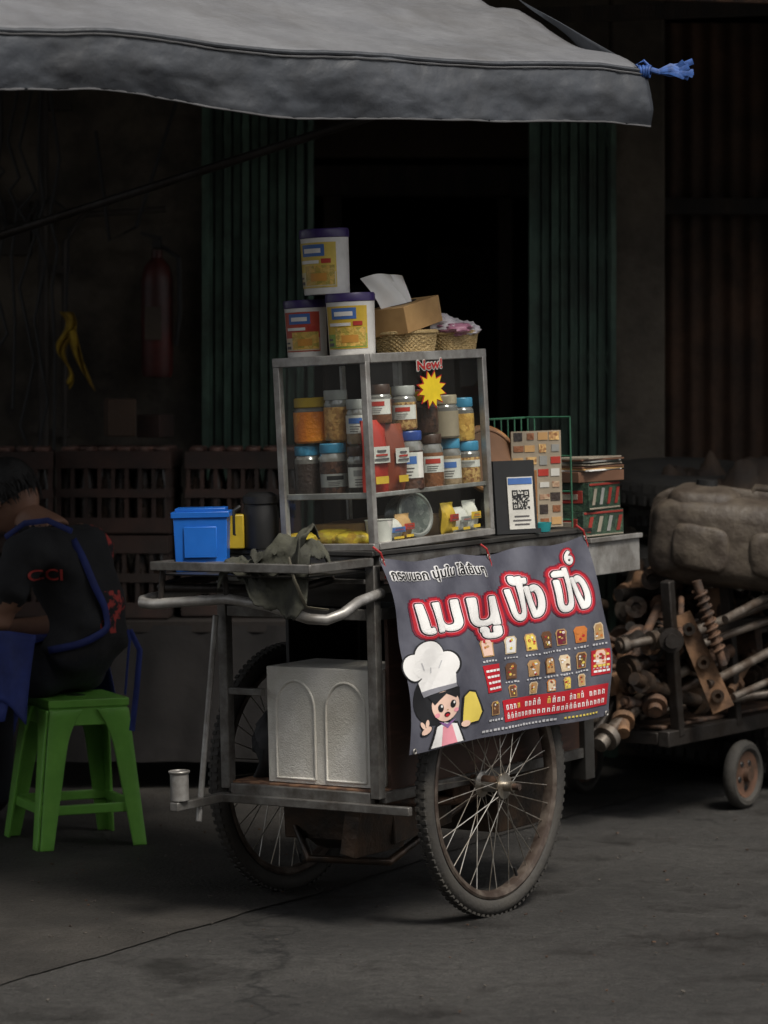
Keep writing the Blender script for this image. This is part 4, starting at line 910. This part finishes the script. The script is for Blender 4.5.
    for (a,b,rr) in (((.98,9.5,.60),(1.5,10.0,.72),.016),((1.0,9.5,.56),(1.5,9.95,.66),.013),((1.02,9.45,.44),(1.5,9.9,.60),.015),((1.08,9.5,.64),(1.55,10,.80),.014),((1.1,9.45,.40),(1.5,9.8,.50),.012),((.72,9.6,.30),(1.3,9.8,.38),.014)):
        s.tube([a,((a[0]+b[0])/2,(a[1]+b[1])/2,(a[2]+b[2])/2+.01),b],rr,pale,n=12)
    s.done()
    t=B('jerry_tank'); tm=mat('dirty_tank_plastic',(.095,.076,.056),.62,0,c2=(.05,.038,.028),scale=9,bump=.6,bscale=26,dirt=.85,dirtc=(.026,.016,.011),dscale=10)
    MK=Matrix.Translation((1.20,9.78,.865))@Matrix.Rotation(R(-12),4,'Z')@Matrix.Rotation(R(4),4,'Y')
    t.blob((0,0,0),(.66,.36,.29),tm,pw=.42,n=90,k=60,M=MK); t.blob((.0,0,.02),(.68,.04,.305),tm,pw=.42,n=70,k=40,M=MK)
    t.blob((-.16,0,.09),(.24,.30,.17),tm,pw=.5,n=50,k=30,M=MK)
    t.blob((-.15,-.165,-.02),(.19,.06,.15),tm,pw=.5,M=MK,n=40,k=24); t.blob((.10,-.165,-.02),(.19,.06,.15),tm,pw=.5,M=MK,n=40,k=24)
    for v in t.bm.verts: v.co+=Vector((.6,1,1)).normalized()*.016*noise.fractal(v.co*6,.8,2.1,5)
    t.lathe((-.16,0,.17),[(.035,0),(.035,.025),(0,.025)],black,n=20,M=MK)
    t.tube([MK@Vector((-.02,0,.14)),MK@Vector((0,0,.18)),MK@Vector((.13,0,.18)),MK@Vector((.15,0,.14))],.014,tm)
    t.done(sharp=80)
    for (x,y,k0) in ((1.15,10.75,8),(1.78,10.7,8),(1.45,10.45,5)):
        for k in range(k0):
            t=B('old_tyre'); rr=.235+r.uniform(-.03,.02); M=Matrix.Translation((x+r.uniform(-.07,.07),y+r.uniform(-.05,.05),.075+k*.135))@Euler((R(r.uniform(-8,8)),R(r.uniform(-8,8)),0)).to_matrix().to_4x4()
            t.ring((0,0,0),rr,.072,rubber,n=44,k=12,M=M,sq=.9)
            for q in range(44):
                an=2*math.pi*q/44
                for sg in (-1,1): t.box(((rr+.068)*math.cos(an+sg*.03),(rr+.068)*math.sin(an+sg*.03),sg*.022),(.012,.028,.034),rubber,rot=(0,0,math.degrees(an)+sg*15),M=M)
            t.done()
    c=B('cloth_heap'); cm=mat('dark_brown_tarp',(.08,.052,.034),.8,0,c2=(.034,.024,.018),bump=.5,bscale=12,scale=6)
    c.grid(lambda a,b: Vector((.98+.95*a,10.35+.5*b,1.01+.18*math.sin(math.pi*a)*math.sin(math.pi*min(1,b+.3))+.13*noise.fractal(Vector((a*5,b*3,2)),.7,2.2,5)-.25*(1-b)**3)),70,40,cm); c.done(solid=.006,sharp=80)
scrap()

def litter():
    l=B('litter'); r=random.Random(9); lm=mat('grit',(.08,.07,.06),.9)
    for i in range(260):
        x=r.uniform(-1,1.4); y=r.uniform(6.6,10); s=r.uniform(.002,.006)
        l.box((x,y,.005+s*.3),(s*r.uniform(.8,2),s,s*.6),rust if r.random()<.4 else lm,rot=(r.uniform(-20,20),r.uniform(-20,20),r.uniform(0,180)))
    l.done(allsmooth=False)
litter()

def opposite():
    e=B('sky_block_building'); m=mat('opposite_plaster',(.20,.185,.165),.9,0,c2=(.13,.12,.105),scale=1); d=mat('opposite_window',(.03,.035,.04),.2)  # unseen building behind the camera, added to block sky fill
    e.box((0,-8,4),(40,1,8),m)
    for i in range(12):
        for k in range(2): e.box((-16+i*3,-7.48,1.5+k*3),(1.5,.06,1.6),d)
    e.done(allsmooth=False)
opposite()

# ------------------------------------------------------------------ light
w=bpy.data.worlds.new('World'); scene.world=w; w.use_nodes=True; n=w.node_tree.nodes; l=w.node_tree.links
sky=n.new('ShaderNodeTexSky'); sky.sky_type='NISHITA'; sky.sun_disc=False
sd=Vector((.42,-.66,1.20)).normalized()
sky.sun_elevation=math.asin(sd.z); sky.sun_rotation=math.atan2(sd.x,sd.y); sky.dust_density=4; sky.air_density=1
hs=n.new('ShaderNodeHueSaturation'); hs.inputs['Saturation'].default_value=.2; l.new(sky.outputs[0],hs.inputs['Color'])
l.new(hs.outputs[0],n['Background'].inputs[0]); n['Background'].inputs[1].default_value=.135
su=bpy.data.lights.new('sun','SUN'); su.energy=3.1; su.angle=R(16); su.color=(1,.935,.83)
so=bpy.data.objects.new('sun',su); scene.collection.objects.link(so); so.rotation_euler=(-sd).to_track_quat('-Z','Y').to_euler()
scene.view_settings.view_transform='Standard'; scene.view_settings.look='None'; scene.view_settings.exposure=0
# ------------------------------------------------------------------ camera
cam=bpy.data.cameras.new('camera'); co=bpy.data.objects.new('camera',cam); scene.collection.objects.link(co); scene.camera=co
co.location=(0,0,1.43); co.rotation_euler=(R(90),0,0); cam.sensor_fit='VERTICAL'; cam.sensor_height=36; cam.sensor_width=27; cam.lens=3000/1024*36
cam.shift_y=-142/1024; cam.clip_end=1000; cam.dof.use_dof=True; cam.dof.focus_distance=7.8; cam.dof.aperture_fstop=4
